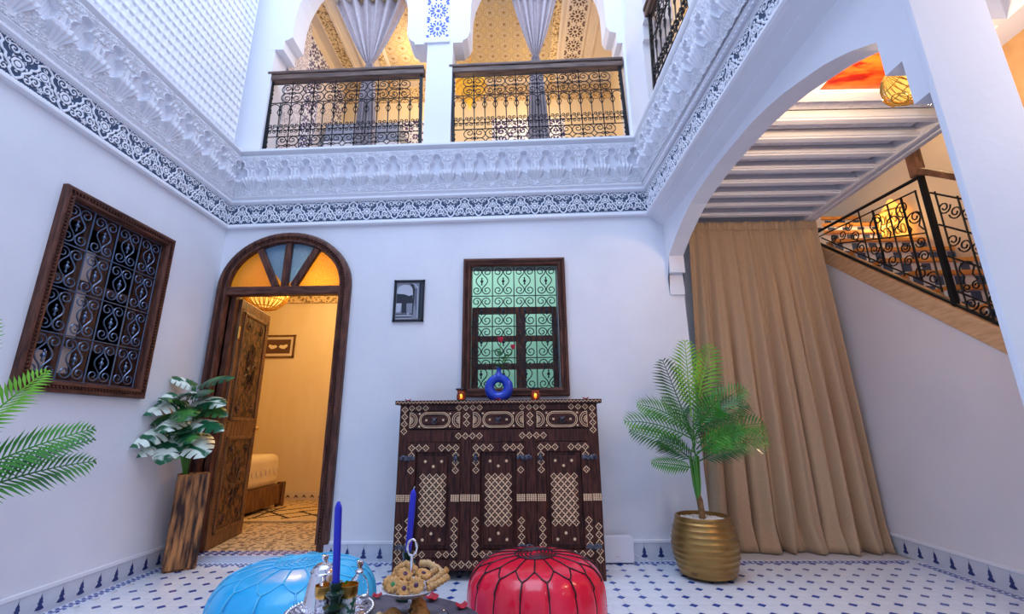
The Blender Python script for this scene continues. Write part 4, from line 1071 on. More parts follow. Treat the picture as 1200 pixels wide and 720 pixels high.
def glass(x,y,label,mint):
    r=empty('tea_glass',(x,y,TT),label=label,category='glass',group='tea glasses on the silver tray')
    MB().lathe([(0,0),(.019,0),(.020,.003),(.0215,.035),(.0205,.050)],24).build('painted_cup',TEAL if mint else SILV,r,smooth=50)
    MB().lathe([(.0205,.050),(.0235,.055),(.0250,.078),(.0238,.078),(.0225,.056)],24).build('gold_rim',GOLD,r,smooth=50)
    MB().lathe([(0,.066),(.023,.066)],20).build('tea',mat('mint_tea',(.35,.16,.02),.1),r)
    if mint:
        m=MB()
        for k_ in range(6):
            a=k_*1.1-.5; m.add([(-.018+.004*math.cos(a),.0,.076),(-.018+.012*math.cos(a),.008*math.sin(a),.086),(-.018+.02*math.cos(a),.014*math.sin(a),.081),(-.018+.010*math.cos(a+.5),.010*math.sin(a+.5),.078)],[(0,1,2,3)])
        m.build('mint_sprig',PALML,r)
    return r
glass(-.455,1.305,'tea glass with broad gold rim and green painted pattern, right of the blue candle',True)
glass(-.515,1.300,'gold-rimmed tea glass half behind the front blue candle',False)
cr=empty('cruet',(-.452,1.375,TT),label='small glass cruet with stopper behind the green tea glass',category='bottle')
MB().lathe([(0,0),(.026,0),(.029,.01),(.027,.05),(.020,.07),(.010,.080),(.009,.088)],20).build('bottle_body',GLASS,cr,smooth=50)
MB().lathe([(.010,.084),(.012,.089),(.006,.094),(.006,.099),(.009,.105),(.009,.114),(0,.118)],16).build('stopper',CHROME,cr,smooth=50)
def candlestick(x,y,zb,L,lean,hl,cl):
    r=empty('candlestick',(x,y,T),label=hl,category='candlestick',group='green candlesticks on the tea table')
    h=zb-T
    MB().lathe([(0,0),(.030,0),(.030,.006),(.012,.012),(.011,h*.3),(.026,h*.42),(.028,h*.46),(.013,h*.52),(.012,h*.6),(.023,h*.72),(.024,h*.76),(.012,h*.82),(.016,h*.9),(.016,h),(.011,h),(.010,h*.9),(0,h*.88)],24).build('stem',GRNC,r,smooth=50)
    c=empty('candle',(x,y,zb-.008),label=cl,category='candle',group='blue taper candles'); c.rotation_euler=(0,lean,0)
    MB().lathe([(0,0),(.0093,0),(.0093,L*.90),(.0085,L*.93),(.004,L*.985),(0,L)],16).build('taper',CAND,c,smooth=50)
    MB().tube([(0,0,L-.003),(.001,0,L+.004),(.004,0,L+.006)],.001,4).build('wick',WICK,c)
candlestick(-.476,1.27,.520,.200,-.055,'dark green glazed candlestick in front of the silver tray','left blue taper candle, standing in front of the teapot')
candlestick(-.338,1.455,.545,.180,.045,'dark green candlestick behind the biscuit stand','right blue taper candle, behind the biscuit stand')
cs_=empty('cake_stand',(-.285,1.27,T),label='two-tier glass cake stand full of biscuits on the tea table',category='cake stand')
MB().lathe([(0,.012),(.075,.012),(.095,.022),(.098,.020),(.078,.006),(.03,0),(0,0)],40).build('lower_plate',GLASS,cs_,smooth=50)
UZ=.075
MB().lathe([(0,UZ+.006),(.05,UZ+.007),(.070,UZ+.016),(.0735,UZ+.0155),(.052,UZ+.001),(0,UZ)],40).build('upper_plate',mat('glass_plate',(.62,.62,.66),.12,coat=.6),cs_,smooth=50)
MB().lathe([(0,0),(.010,.01),(.005,.03),(.005,UZ),(.004,UZ+.02),(.0035,UZ+.085)],12).build('rod',CHROME,cs_,smooth=50)
MB().tube([(.012*math.cos(a),0,UZ+.103+.019*math.sin(a)) for a in np.linspace(0,2*PI,25)[:-1]],[.0030+.0008*math.sin(i*1.6) for i in range(24)],8,closed=True).build('ring_handle',CHROME,cs_,smooth=60)
# biscuits
def flower_cookie(r=.022,n=11,t=.011):
    b=MB(); vs=[]
    prof=[(0,0),(.9,0),(1,.3),(.97,.75),(.80,1),(.35,.82),(0,.7)]
    for rr,zz in prof:
        for k_ in range(n*4):
            a=2*PI*k_/(n*4); f=1-.20*rr*(.5-.5*math.cos(a*n)); vs.append((r*rr*f*math.cos(a),r*rr*f*math.sin(a),t*zz))
    m_=n*4; b.add(vs,[(i*m_+k_,i*m_+(k_+1)%m_,(i+1)*m_+(k_+1)%m_,(i+1)*m_+k_) for i in range(len(prof)-1) for k_ in range(m_)]); return b
FC=flower_cookie().mesh('cookie',COOK,smooth=60)
def cookie(kind,loc,rot,label,cat='cookie',grp='shortbread flower cookies on the upper plate'):
    r=empty('flower_cookie',loc,label=label,category=cat,group=grp); r.rotation_euler=rot
    inst(FC,'biscuit',r,(0,0,0)); MB().lathe([(0,.0075),(.006,.0078),(.0055,.010),(0,.0115)],10).build('jam_dot',kind,r,smooth=60); return r
cz=T+UZ+.017
base=Vector((-.285,1.27))
cookie(JAM,(-.262,1.228,cz+.010),(.95,.05,.2),'flower cookie with dark jam centre on the upper plate, front right of the rod')
cookie(JAM,(-.292,1.222,cz+.004),(.85,-.1,.6),'flower cookie with small dark centre at the front middle of the upper plate')
cookie(GRNJ,(-.318,1.237,cz+.008),(.70,-.35,.1),'flower cookie with green centre at the front left of the upper plate')
cookie(GRNJ,(-.334,1.262,cz+.004),(.5,-.5,1.1),'plain knobbly flower cookie at the far left edge of the upper plate')
cookie(JAM,(-.300,1.262,cz+.022),(.55,-.15,.9),'flower cookie lying on top of the pile, left of the rod')
cookie(JAM,(-.255,1.270,cz+.020),(.3,.2,.4),'flower cookie lying on top of the pile, right of the rod')
def kn(path,r0,name,m,label,grp,fleck=True):
    P=[Vector(p) for p in path]; c=sum(P,Vector())/len(P)
    b=MB(); N=22; pts=[];rr=[]
    for i in range(N+1):
        t=i/N*(len(P)-1); k_=min(int(t),len(P)-2); f=t-k_; pts.append(P[k_].lerp(P[k_+1],f)-c); rr.append(r0*(.35 if i in(0,N) else (1+.16*math.sin(i*1.9))))
    b.tube(pts,rr,10); r=b.build(name,m,None,smooth=70,label=label,category='cookie',group=grp); r.location=c
    if fleck:
        s=MB()
        for i in range(46):
            k_=random.randrange(2,N-1); a=random.random()*2*PI; q_=pts[k_]+Vector((math.cos(a)*.2,math.sin(a)*.6,abs(math.sin(a+1)))).normalized()*rr[k_]*1.0; s.sph(q_,.0016,5,4)
        s.build('sesame_seeds',NUT,r,kind='stuff')
    return r
kn([(-.335,1.290,cz+.012),(-.325,1.30,cz+.030),(-.305,1.305,cz+.037),(-.285,1.30,cz+.030),(-.278,1.292,cz+.014)],.0095,'crescent_cookie',COOK,'nut-crusted crescent pastry arching at the back left of the upper plate','crescent pastries')
kn([(-.275,1.312,cz+.038),(-.25,1.315,cz+.037),(-.225,1.31,cz+.026),(-.208,1.30,cz+.014)],.0085,'crescent_cookie',COOKL,'seeded crescent pastry curving at the back right of the upper plate','crescent pastries')
kn([(-.240,1.245,cz+.006),(-.215,1.262,cz+.020),(-.192,1.280,cz+.034)],.0075,'finger_cookie',COOK,'upper knobbly finger biscuit leaning right on the upper plate','finger biscuits')
kn([(-.236,1.232,cz+.002),(-.210,1.245,cz+.012),(-.186,1.262,cz+.022)],.0078,'finger_cookie',COOK,'middle knobbly finger biscuit leaning right on the upper plate','finger biscuits')
kn([(-.260,1.285,cz+.012),(-.235,1.29,cz+.022),(-.222,1.30,cz+.030)],.007,'finger_cookie',COOK,'short knobbly finger biscuit right behind the rod on the upper plate','finger biscuits')
def cracked(x,y,z,r,rot,label):
    b=MB(); prof=[(0,0),(.8,0),(1,.35),(.93,.7),(.6,.95),(0,1.05)]; b.lathe([(r*a,r*.62*c) for a,c in prof],22)
    o=b.build('cracked_cookie',COOKD,None,smooth=70,loc=(x,y,z),label=label,category='cookie',group='cracked brown cookies on the lower plate'); o.rotation_euler=rot; return o
lz=T+.020
cracked(-.318,1.232,lz+.012,.022,(.9,0,.2),'round cracked brown cookie left of the rod on the lower plate')
cracked(-.252,1.238,lz+.008,.027,(.75,.15,.4),'largest cracked brown cookie right of the rod on the lower plate')
cracked(-.270,1.285,lz+.018,.024,(.6,.1,.8),'cracked brown cookie under the upper plate behind the rod')
cracked(-.287,1.218,lz+.002,.018,(.7,0,0),'small cracked brown cookie at the foot of the rod')
kn([(-.372,1.240,lz-.002),(-.35,1.235,lz+.012),(-.332,1.228,lz+.008)],.012,'almond_cookie',COOKL,'pale almond biscuit at the left of the lower plate','pale biscuits on the lower plate',False)
kn([(-.232,1.222,lz+.002),(-.218,1.235,lz+.008),(-.205,1.25,lz+.004)],.010,'almond_cookie',COOKL,'pale almond biscuit at the right of the lower plate','pale biscuits on the lower plate',False)
petal(-.168,1.385,T,.017,.4,'crumpled red rose petal at the right rim of the tea table')
petal(-.262,1.445,T,.020,1.0,'red rose petal on the tea table behind the biscuit stand')
petal(-.425,1.465,T,.014,.2,'small red rose petal on the tea table between tray and biscuit stand')
petal(-.62,1.34,T,.013,.2,'red rose petal on the tea table left of the silver tray')
# ---------------- palm plants
def frond(name,root,p0,dirv,L,droop,m,nl=26,wid=.13,base=.25,up_=None):
    up_=up_ or Vector((random.uniform(-.25,.25),-.8,.55))
    d=Vector(dirv).normalized(); N=24; pts=[]
    for i in range(N+1):
        t=i/N; pts.append(Vector(p0)+d*L*t+Vector((0,0,-droop*L*t*t)))
    b=MB(); b.tube(pts,[.0045*(1-.75*i/N)+.0008 for i in range(N+1)],5)
    for k in range(nl):
        t=base+(1-base)*(k+.5)/nl; i=min(int(t*N),N-1); f=t*N-i; c=pts[i].lerp(pts[i+1],f); tg=(pts[i+1]-pts[i]).normalized()
        sd=tg.cross(up_); sd=sd.normalized() if sd.length>1e-3 else Vector((1,0,0)); nn=sd.cross(tg).normalized()
        ln=wid*math.sin(PI*min(1,(t-base)/(1-base)*.86+.14))**.6*(1+.1*random.uniform(-1,1))
        for s in (-1,1):
            q_=(sd*s*(.80)+tg*(.62)+nn*(.12)).normalized(); e=c+q_*ln+Vector((0,0,-.15*ln)); m_=c+q_*ln*.45+nn*.004
            wv=tg*(.0050+.022*ln)
            b.add([c-wv*.3,c+wv*.3,m_+wv,m_-wv,e],[(0,1,2,3),(3,2,4)])
    return b.build('frond',m,root,smooth=0)
palm=empty('potted_palm',(1.14,3.09,0),label='green potted palm in front of the beige linen curtain',category='plant')
MB().tube([(0,0,.30),(.0,.0,.36),(-.005,0,.43),(-.012,0,.47)],[.021,.019,.020,.014],10).build('trunk',TRUNK,palm,smooth=60)
for k in range(9):
    a=k*2.4; MB().tube([(-.012,0,.40),(-.012+.018*math.cos(a),.018*math.sin(a),.52),(-.012+.030*math.cos(a),.03*math.sin(a),.70)],[.009,.008,.005],6).build('sheath',STEM,palm,smooth=60)
o=Vector((-.01,0,.50))
def fr(x0,z0,x1,y1,z1,dr,m,wid=.15,nl=17,base=.12):
    p0=Vector((x0,0,z0)); p1=Vector((x1,y1,z1)); d=p1-p0; L=d.length; dd=d+Vector((0,0,dr*L))
    return frond('frond',palm,p0,dd,L*(dd.length/L),dr/(dd.length/L)**1 ,m,nl,wid,base)
for a in [(.0,.95,.02,.02,1.47,.0,PALML,.17),(.01,.92,.165,-.05,1.43,.02,PALML,.15),(-.02,.88,-.14,.05,1.34,.02,PALMD,.16),(.02,.9,.23,.10,1.27,.05,PALMD,.14),
          (.0,.86,-.36,-.02,1.03,.35,PALM,.14),(.0,.80,-.46,-.05,.92,.30,PALM,.15),(.0,.72,-.40,.08,.86,.15,PALM,.13),(-.01,.62,-.30,-.03,.66,.12,PALM,.09),
          (.0,.86,.36,-.04,1.13,.28,PALM,.15),(.02,.84,.40,.05,1.04,.25,PALMD,.16),(.02,.78,.47,.0,.90,.25,PALM,.17),(.01,.72,.44,-.08,.80,.28,PALM,.15),
          (.01,.66,.30,-.05,.78,.18,PALMD,.13),(.0,.80,-.25,-.20,1.05,.30,PALM,.15),(.0,.80,.10,-.28,1.06,.35,PALM,.15),(.0,.70,-.13,-.26,.90,.35,PALM,.14),
          (.0,.70,.22,-.25,.86,.35,PALM,.14),(.0,.75,.10,.22,1.0,.3,PALMD,.14),(.0,.65,-.18,.15,.80,.25,PALMD,.13),(.01,.74,.33,.12,.95,.2,PALMD,.15)]: fr(*a)
pot=empty('gold_pot',(1.135,3.085,0),label='round ribbed dull-gold plant pot on the tiled floor by the curtain',category='pot')
pr=[(0,0),(.125,0),(.148,.012)]
for i in range(1,30):
    t=i/30; pr.append((.148+.050*math.sin(PI*(.08+t*.84))+.0030*math.sin(t*62),.012+.318*t))
pr+=[(.165,.335),(.160,.345),(.150,.345),(.148,.32),(.0,.315)]
b=MB(); b.lathe(pr,64); b.xf(lambda p:(p[0],p[1],p[2]+.0015*math.sin(math.atan2(p[1],p[0])*2+p[2]*20)*(1 if .03<p[2]<.31 else 0)))
b.build('pot_body',GOLDP,pot,smooth=40)
def pebbles(root,rad,z,n,rect=None,r0=.007):
    b=MB()
    for i in range(n):
        if rect: x=random.uniform(-rect[0],rect[0]); y=random.uniform(-rect[1],rect[1])
        else:
            a=i*2.399; rr=rad*math.sqrt((i+.5)/n); x,y=rr*math.cos(a),rr*math.sin(a)
        b.sph((x,y,z+random.uniform(0,.006)),r0*random.uniform(.7,1.2),5,4,(1,.8,.7))
    b.build('pebbles',PEB,root,smooth=80,kind='stuff')
pebbles(pot,.145,.316,380)
# left palm at the frame edge
lp=empty('potted_palm',(-2.12,1.62,0),label='palm fronds reaching in from the left edge below the grilled window',category='plant')
MB().tube([(0,0,.30),(0,0,.45),(0,0,.62)],[.02,.018,.012],10).build('trunk',TRUNK,lp,smooth=60)
MB().lathe([(0,0),(.12,0),(.17,.12),(.16,.28),(.14,.31),(.13,.31),(.13,.28),(0,.28)],32).build('pot_body',GOLDP,lp,smooth=50)
def lf_(x1,y1,z1,dr,m,w_,z0=.7,base=.1,nl=25):
    p0=Vector((0,0,z0)); d=Vector((x1,y1,z1))-p0; L=d.length; dd=d+Vector((0,0,dr*L)); frond('frond',lp,p0,dd,dd.length,dr*L/dd.length,m,nl,w_,base,Vector((.1,-.9,.3)))
lf_(.30,.32,.905,.22,PALM,.125,.66); lf_(.30,.36,.77,.28,PALM,.115,.60); lf_(.16,.20,1.14,.15,PALML,.13,.72)
lf_(.22,.42,.86,.20,PALMD,.07,.62); lf_(-.25,.0,1.0,.25,PALM,.13,.7) ; lf_(.2,-.3,.95,.3,PALM,.13,.7); lf_(-.1,-.35,.9,.3,PALMD,.13,.7); lf_(.0,.1,1.35,.0,PALML,.12,.75)
# ---------------- monstera in charred planter
an=math.atan2(3.268-3.156,-2.17+2.316)
pl=empty('wooden_planter',(-2.316,3.156,0),an,label='tall narrow charred-wood planter box beside the open door',category='planter')
pl.rotation_euler=(0,0,an)
Wf=.186; Df=.150; HP=.60
def slant(p): return (p[0]-.0*p[2],p[1],p[2])
# front face lower-left at origin; depth goes to local +y
b=MB(); b.bx(0,Wf,0,.018,0.012,HP).build('front_board',CHAR,pl,bev=.003)
MB().bx(0,.018,.018,Df,.012,HP).build('side_board',CHAR,pl,bev=.003); MB().bx(Wf-.018,Wf,.018,Df,.012,HP).build('side_board',CHAR,pl,bev=.003)
MB().bx(.018,Wf-.018,Df-.018,Df,.012,HP).build('back_board',CHAR,pl); MB().bx(.01,Wf-.01,.01,Df-.01,.0,.014).build('base_board',CHAR,pl); MB().bx(.018,Wf-.018,.018,Df-.018,.55,.58).build('soil_board',TRUNK,pl)
mon=empty('monstera_plant',(-2.325,3.28,0),label='variegated green and white monstera in the charred-wood planter',category='plant')
pe=empty('tmp'); bpy.data.objects.remove(pe)
b=MB()
for i in range(150):
    u=random.uniform(.025,Wf-.025); v=random.uniform(.025,Df-.025); b.sph((u,v,.582+random.uniform(0,.006)),.007*random.uniform(.7,1.2),5,4,(1,.8,.7))
b.build('pebbles',PEB,pl,smooth=80,kind='stuff')
def mleaf(base,tip,width,m,nrm=Vector((0,-.5,1)),curl=.25):
    base=Vector(base);tip=Vector(tip); ax=tip-base; L=ax.length; t_=ax.normalized(); sd=t_.cross(nrm).normalized(); nn=sd.cross(t_).normalized()
    b=MB(); nlb=6
    def mid(t): return base+ax*t-nn*curl*L*(t-.2)**2
    def wd(t): return width*.5*(math.sin(PI*min(1,.12+t*.88))**.55)*(1-.25*t)
    for s in (-1,1):
        for k in range(nlb):
            ta=k/nlb; tb=(k+1)/nlb
            for j in range(4):
                f0,f1=j/4,(j+1)/4
                def pt(t,f,gap):
                    te=t
                    if f>.35 and k>0 and gap==0: te=t+.030*(f-.35)
                    if f>.35 and k<nlb-1 and gap==1: te=t-.045*(f-.35)*1.3
                    back=-.13*(f)*(1-t)*L if t<.2 else 0
                    c=mid(max(0,te))+t_*(-.10*f*L*(1-te)+.10*f*L*te*.3)
                    return c+sd*s*wd(te)*f-nn*.30*wd(te)*f*f+nn*.10*wd(te)*math.sin(f*PI)
                b.add([pt(ta,f0,0),pt(tb,f0,1),pt(tb,f1,1),pt(ta,f1,0)],[(0,1,2,3)])
    return b
ML=[ # base(x,y,z) tip, width, mat   (world minus plant origin handled)
 ((-2.28,3.20,1.22),(-2.05,3.10,1.27),.13,MOND),((-2.33,3.20,1.20),(-2.44,3.10,1.265),.11,MON),((-2.30,3.15,1.14),(-2.12,3.0,1.16),.15,MOND),
 ((-2.32,3.12,1.12),(-2.24,2.98,1.15),.16,MON),((-2.36,3.12,1.10),(-2.43,2.93,1.03),.17,MON),((-2.40,3.10,1.14),(-2.44,3.02,1.10),.13,MON),
 ((-2.26,3.15,1.10),(-2.04,3.05,1.09),.15,MON),((-2.25,3.15,1.06),(-2.03,3.08,1.02),.13,MOND),((-2.30,3.10,1.05),(-2.18,2.92,.99),.17,MOND),
 ((-2.34,3.10,.98),(-2.28,2.92,.92),.18,MON),((-2.26,3.12,.95),(-2.00,3.0,.93),.14,MON),((-2.37,3.08,.92),(-2.44,2.88,.84),.20,MON),
 ((-2.38,3.10,.86),(-2.42,2.93,.77),.16,MON),((-2.32,3.08,.86),(-2.27,2.92,.73),.19,MON),((-2.24,3.10,.86),(-2.06,2.98,.77),.20,MON),
 ((-2.27,3.10,.90),(-2.14,2.95,.85),.15,MOND),((-2.34,3.14,1.0),(-2.44,3.0,.96),.15,MOND),((-2.30,3.2,1.0),(-2.16,3.12,1.04),.15,MOND),((-2.31,3.12,.93),(-2.22,2.98,.90),.16,MOND),
 ((-2.35,3.14,1.08),(-2.36,2.96,1.12),.14,MOND),((-2.30,3.08,.80),(-2.22,2.98,.74),.10,MOND)]
oo=Vector((-2.325,3.28,0))
for i,(a,c,wd_,m) in enumerate(ML):
    A_v=Vector(a)-oo; C_v=Vector(c)-oo
    C_v=A_v+(C_v-A_v)*1.12
    mleaf(A_v,C_v,wd_*1.18,m,Vector((.15,-.75,.9))).xf(lambda p:(max(p[0],-.118),p[1],p[2])).build('leaf',m,mon,smooth=60)
    s=Vector((.0+.006*math.cos(i*2.4),-.04+.012*math.sin(i*2.4),.585)); 
    MB().tube([s,s.lerp(A_v,.5)+Vector((.02*math.cos(i),-.005,.04)),A_v],[.0045,.0038,.0028],5).build('stalk',STEM,mon,smooth=60)
# ---------------- linen curtain
def cloth(name,fn,nu,nv,m,parent=None,thick=.0015,**k):
    vs=[fn(i/nu,j/nv) for j in range(nv+1) for i in range(nu+1)]
    fs=[(j*(nu+1)+i,j*(nu+1)+i+1,(j+1)*(nu+1)+i+1,(j+1)*(nu+1)+i) for j in range(nv) for i in range(nu)]
    b=MB(); b.add(vs,fs); o=b.build(name,m,parent,smooth=80,**k)
    s=o.modifiers.new('thick','SOLIDIFY'); s.thickness=thick; return o
cu=empty('curtain',(2.05,3.56,0),label='floor-length beige linen curtain hanging from a rod across the side bay',category='curtain')
def cf(u,v):  # v 0 top ->1 bottom
    z=2.535*(1-v)+.003
    xt=1.47+(2.56-1.47)*u; xb=1.36+(2.645-1.36)*(u**.95); x=xt+(xb-xt)*v
    z=z if v<1 else .003
    ph=u*2*PI*8.5+.9*math.sin(u*9)+.5*v*math.sin(u*17)
    amp=.012+.050*min(1,v*1.6)
    y=3.575+amp*(math.sin(ph)+.35*math.sin(2.3*ph+1))*.75
    # pinch near the top
    y+=.006*math.sin(u*150)*max(0,1-v*14); x+=.018*math.cos(ph)*v
    # puddling at the floor
    if v>.93: y+=-.05*(v-.93)/.07*(.6+.4*math.sin(ph*.5)); x+=.025*(v-.93)/.07*math.sin(ph*.7)
    y+=.14*v*(1-u)*.6
    return (x-2.05,min(y,3.74)-3.56,z)
cloth('drape',cf,260,60,LINEN,cu)
MB().tube([(-.60,.055,2.53),(.58,.055,2.53)],.011,10).build('rod',STEEL,cu,smooth=60)
def hf2(u,v):
    x,y,z=cf(u,0); return (x,y-.004-.003*math.sin(v*PI),2.585-.075*v+.002*math.sin(u*90))
cloth('heading',hf2,200,4,LINEN,cu)
# gallery drapes
def gdrape(xl,xr,xt,zt,zb,label):
    r=empty('tied_curtain',(xt,3.70,3.2),label=label,category='curtain')
    def f(u,v):
        if v<.5:
            a=v/.5; z=5.30+(zt-5.30)*a; w_=(xr-xl)/2*(1-a)**.85*.98+.028; cxx=(xl+xr)/2+(xt-(xl+xr)/2)*a**.7
        else:
            a=(v-.5)/.5; z=zt+(zb-zt)*a; w_=.028+.085*a**.5; cxx=xt+.02*a
        x=cxx+w_*(2*u-1); y=3.685+(.010+w_*.07)*math.sin(u*2*PI*6+2*u)+.006*math.sin(u*2*PI*15)
        return (x-xt,y-3.70,z-3.2)
    cloth('drape',f,110,60,VOILE,r)
    MB().tube([(.034*math.cos(a),.02+.03*math.sin(a),zt-3.2) for a in np.linspace(0,2*PI,17)[:-1]],.010,6,closed=True).build('tie_band',VOILE,r,smooth=60)
gdrape(-1.90,-1.14,-1.475,4.44,3.28,'tied pale curtain in the gallery opening left of the slim column')
gdrape(-.03,.43,.20,4.50,3.28,'tied pale curtain in the gallery opening right of the slim column')
# ---------------- lanterns
def latt(b,prof,nm,r=.0018,n=4,rings=True,tw=0.):
    N=len(prof)
    for k in range(nm):
        for s in ((1,-1) if tw else (1,)):
            b.tube([(pr_*math.cos(2*PI*k/nm+s*tw*i/N),pr_*math.sin(2*PI*k/nm+s*tw*i/N),z) for i,(pr_,z) in enumerate(prof)],r,n)
    if rings:
        for (pr_,z) in prof[1:-1:2]: b.tube([(pr_*math.cos(a),pr_*math.sin(a),z) for a in np.linspace(0,2*PI,25)[:-1]],r*1.3,n,closed=True)
lan=empty('hanging_lantern',(-.46,3.74,4.20),label='glowing golden brass lantern hanging behind the gallery railing',category='lantern')
pf_=[(.02,.27),(.03,.25),(.045,.20),(.03,.17),(.06,.14),(.12,.10),(.155,.05),(.160,.0),(.150,-.05)]
MB().lathe(pf_,28).build('dome',BRASS,lan,smooth=50)
MB().lathe([(.150,-.05),(.120,-.075),(.085,-.09),(.075,-.12),(.065,-.16),(.03,-.19),(.022,-.22),(.008,-.27),(0,-.29)],24).build('pendant_tip',LANG,lan,smooth=50)
b=MB(); latt(b,[(.152,-.045),(.122,-.073),(.088,-.088),(.078,-.12),(.067,-.16),(.032,-.19)],16,.003)
for k in range(14):
    a=2*PI*k/14
    b.tube([((.157+.004)*math.cos(a+.12*math.cos(t))*.99,(.157+.004)*math.sin(a+.12*math.cos(t))*.99,.02+.028*math.sin(t)) for t in np.linspace(0,2*PI,11)[:-1]],.003,4,closed=True)
b.build('fretwork',GOLD,lan)
MB().lathe([(.1605,-.035),(.163,.0),(.158,.045)],28).build('glass_band',LANG,lan,smooth=60)
MB().tube([(0,0,.27),(0,0,1.05)],.005,6).build('chain',GOLD,lan)
point('lantern_glow',(-.46,3.74,3.86),WARM,1.2,.05)
bl=empty('hanging_lantern',(-2.86,4.80,2.42),label='glowing openwork globe lantern seen through the top of the arched doorway',category='lantern')
gp=[(.24*math.sin(PI*(i+.35)/13.7),.24*math.cos(PI*(i+.35)/13.7)) for i in range(14)]
b=MB(); latt(b,gp,22,.0045,4,True,.35); b.build('fretwork',GOLD,bl)
MB().sph((0,0,.0),.20,20,14).build('glass_globe',AMBG,bl,smooth=80)
MB().tube([(0,0,.2),(0,0,.48)],.006,6).build('chain',GOLD,bl)
wl=empty('wall_lamp',(1.515,1.475,2.17),label='bright openwork brass globe lamp tucked behind the right-hand arch by the pier',category='lamp')
gp=[(.070*math.sin(PI*(i+.35)/11.7),.070*math.cos(PI*(i+.35)/11.7)) for i in range(12)]
b=MB(); latt(b,gp,28,.0014,4,True,.3)
for k in range(6):
    a=2*PI*k/6; c=Vector((.070*math.cos(a),.070*math.sin(a),0)); e1=Vector((-math.sin(a),math.cos(a),0)); e2_=Vector((0,0,1)); b.tube([c+e1*.022*math.cos(t)+e2_*.022*math.sin(t) for t in np.linspace(0,2*PI,17)[:-1]],.0025,5,closed=True)
b.build('fretwork',GOLD,wl)
MB().sph((0,0,0),.058,18,12).build('glass_globe',AMBG,wl,smooth=80)
wl.rotation_euler=(0,-1.0,0); bpos=Matrix.Rotation(1.0,3,'Y')@Vector((.012,-.056,.048)); MB().sph(tuple(bpos),.020,10,8).build('glare_spot',GLARE,wl,smooth=80)  # glowing bead outside the globe, painted in as the lamp's glare
st_=MB(); P=[((.034 if i%2 else .018)*math.cos(PI*i/8),(.034 if i%2 else .018)*math.sin(PI*i/8)) for i in range(16)]
st_.prism(P,-.104,-.100,'Z'); st_.build('star_plate',STEEL,wl); pass
MB().tube([(0,0,-.066),(0,0,-.13)],[.014,.004],8).build('arm',GOLD,wl); wl.scale=(1.16,1.16,1.16)
sl_=empty('wall_lamp',(3.50,3.86,2.66),label='glowing pierced brass wall lamp above the stairs behind the railing',category='lamp')
MB().lathe([(.02,-.22),(.11,-.16),(.13,-.05),(.13,.10),(.08,.17),(.05,.21),(.02,.26)],20,(0,0,0),0,PI/2,3*PI/2).build('back_shell',AMBG,sl_,smooth=50)
b=MB()
for zc_ in (-.08,.04):
    for k in range(8):
        for s in(1,): b.tube([(-.135*math.cos((k-3.5)*.33+.12*math.cos(t)),.135*math.sin((k-3.5)*.33+.12*math.cos(t)),zc_+.045*math.sin(t)) for t in np.linspace(0,2*PI,11)[:-1]],.007,4,closed=True)
b.tube([(-.135*math.cos(a),.135*math.sin(a),-.16) for a in np.linspace(-PI/2,PI/2,12)],.010,5).tube([(-.135*math.cos(a),.135*math.sin(a),.12) for a in np.linspace(-PI/2,PI/2,12)],.010,5)
b.build('fretwork',GOLD,sl_)
point('lantern_glow',(3.25,3.86,2.66),WARM,4,.08)
# ---------------- stairs and stair railing
stw=empty('staircase',(XS,0,0),label='staircase with tiled risers climbing away behind the iron railing',category='stairs')
rise=.175; run=rise/((2.431-1.381)/(3.743-2.444))
kk=(2.431-1.381)/(3.743-2.444)
rb_=MB().bx(0,.775,0,.02,0,rise-.03).mesh('riser',FLW); nb_=MB().bx(0,.775,-.025,run,rise-.03,rise).mesh('tread',STEPW)
rt_=MB()
for i in range(11):
    for j in range(2):
        if (i+j)%2: rt_.bx(i*.072+.004,i*.072+.068,-.003,0,j*.07+.003,j*.07+.067)
for i in range(21): rt_.add([(i*.036,-.004,.0),(i*.036+.036,-.004,.0),(i*.036+.018,-.004,.02)],[(0,1,2)])
rt_=rt_.mesh('riser_tiles',mat('stair_tile_blue',(.05,.09,.20),.3))
zoff=-.10
for i in range(17):
    z=i*rise; y=3.743+(z-(2.431+zoff))/kk
    inst(rb_,'riser',stw,(.10,y,z)); inst(nb_,'tread',stw,(.10,y,z)); inst(rt_,'riser_tiles',stw,(.10,y,z))
zl_=lambda y:2.431+(y-3.743)*kk
b=MB(); b.prism([(1.0,zl_(1.0)-.145),(3.80,zl_(3.80)-.145),(3.80,zl_(3.80)),(1.0,zl_(1.0))],-.012,.11,'X').build('stringer',TANW,stw,bev=.004)
MB().prism([(1.0,zl_(1.0)-.165),(3.80,zl_(3.80)-.165),(3.80,zl_(3.80)-.145),(1.0,zl_(1.0)-.145)],-.006,0,'X').build('stringer_lip',PLB,stw)
sr=empty('stair_railing',(XS+.02,0,0),label='black wrought iron scroll railing rising along the staircase',category='railing')
FY=lambda y,z:(0,y,z)
def bar(p,q_,r=.006,nm='bar',mt=IRON): MB().tube([FY(*p),FY(*q_)],r,6).build(nm,mt,sr,smooth=60)
bar((3.74,zl_(3.74)+.015),(1.2,zl_(1.2)+.015),.012)
bar((3.75,2.553),(2.70,2.48),.013); bar((3.73,2.505),(2.75,2.405),.006); bar((3.70,2.48),(2.75,1.712),.006)
MB().bx(-.014,.014,2.678,2.706,zl_(2.69),2.50).build('post',IRON,sr)
for y,z1 in ((3.25,2.51),(2.988,2.43),(2.755,2.41)): bar((y,zl_(y)+.06),(y,z1),.006)
for y,z0_,z1 in ((3.12,2.02,2.45),(2.87,1.81,2.42)): bar((y,z0_,),(y,z1),.008)
bar((3.52,2.35),(2.755,2.10),.005)
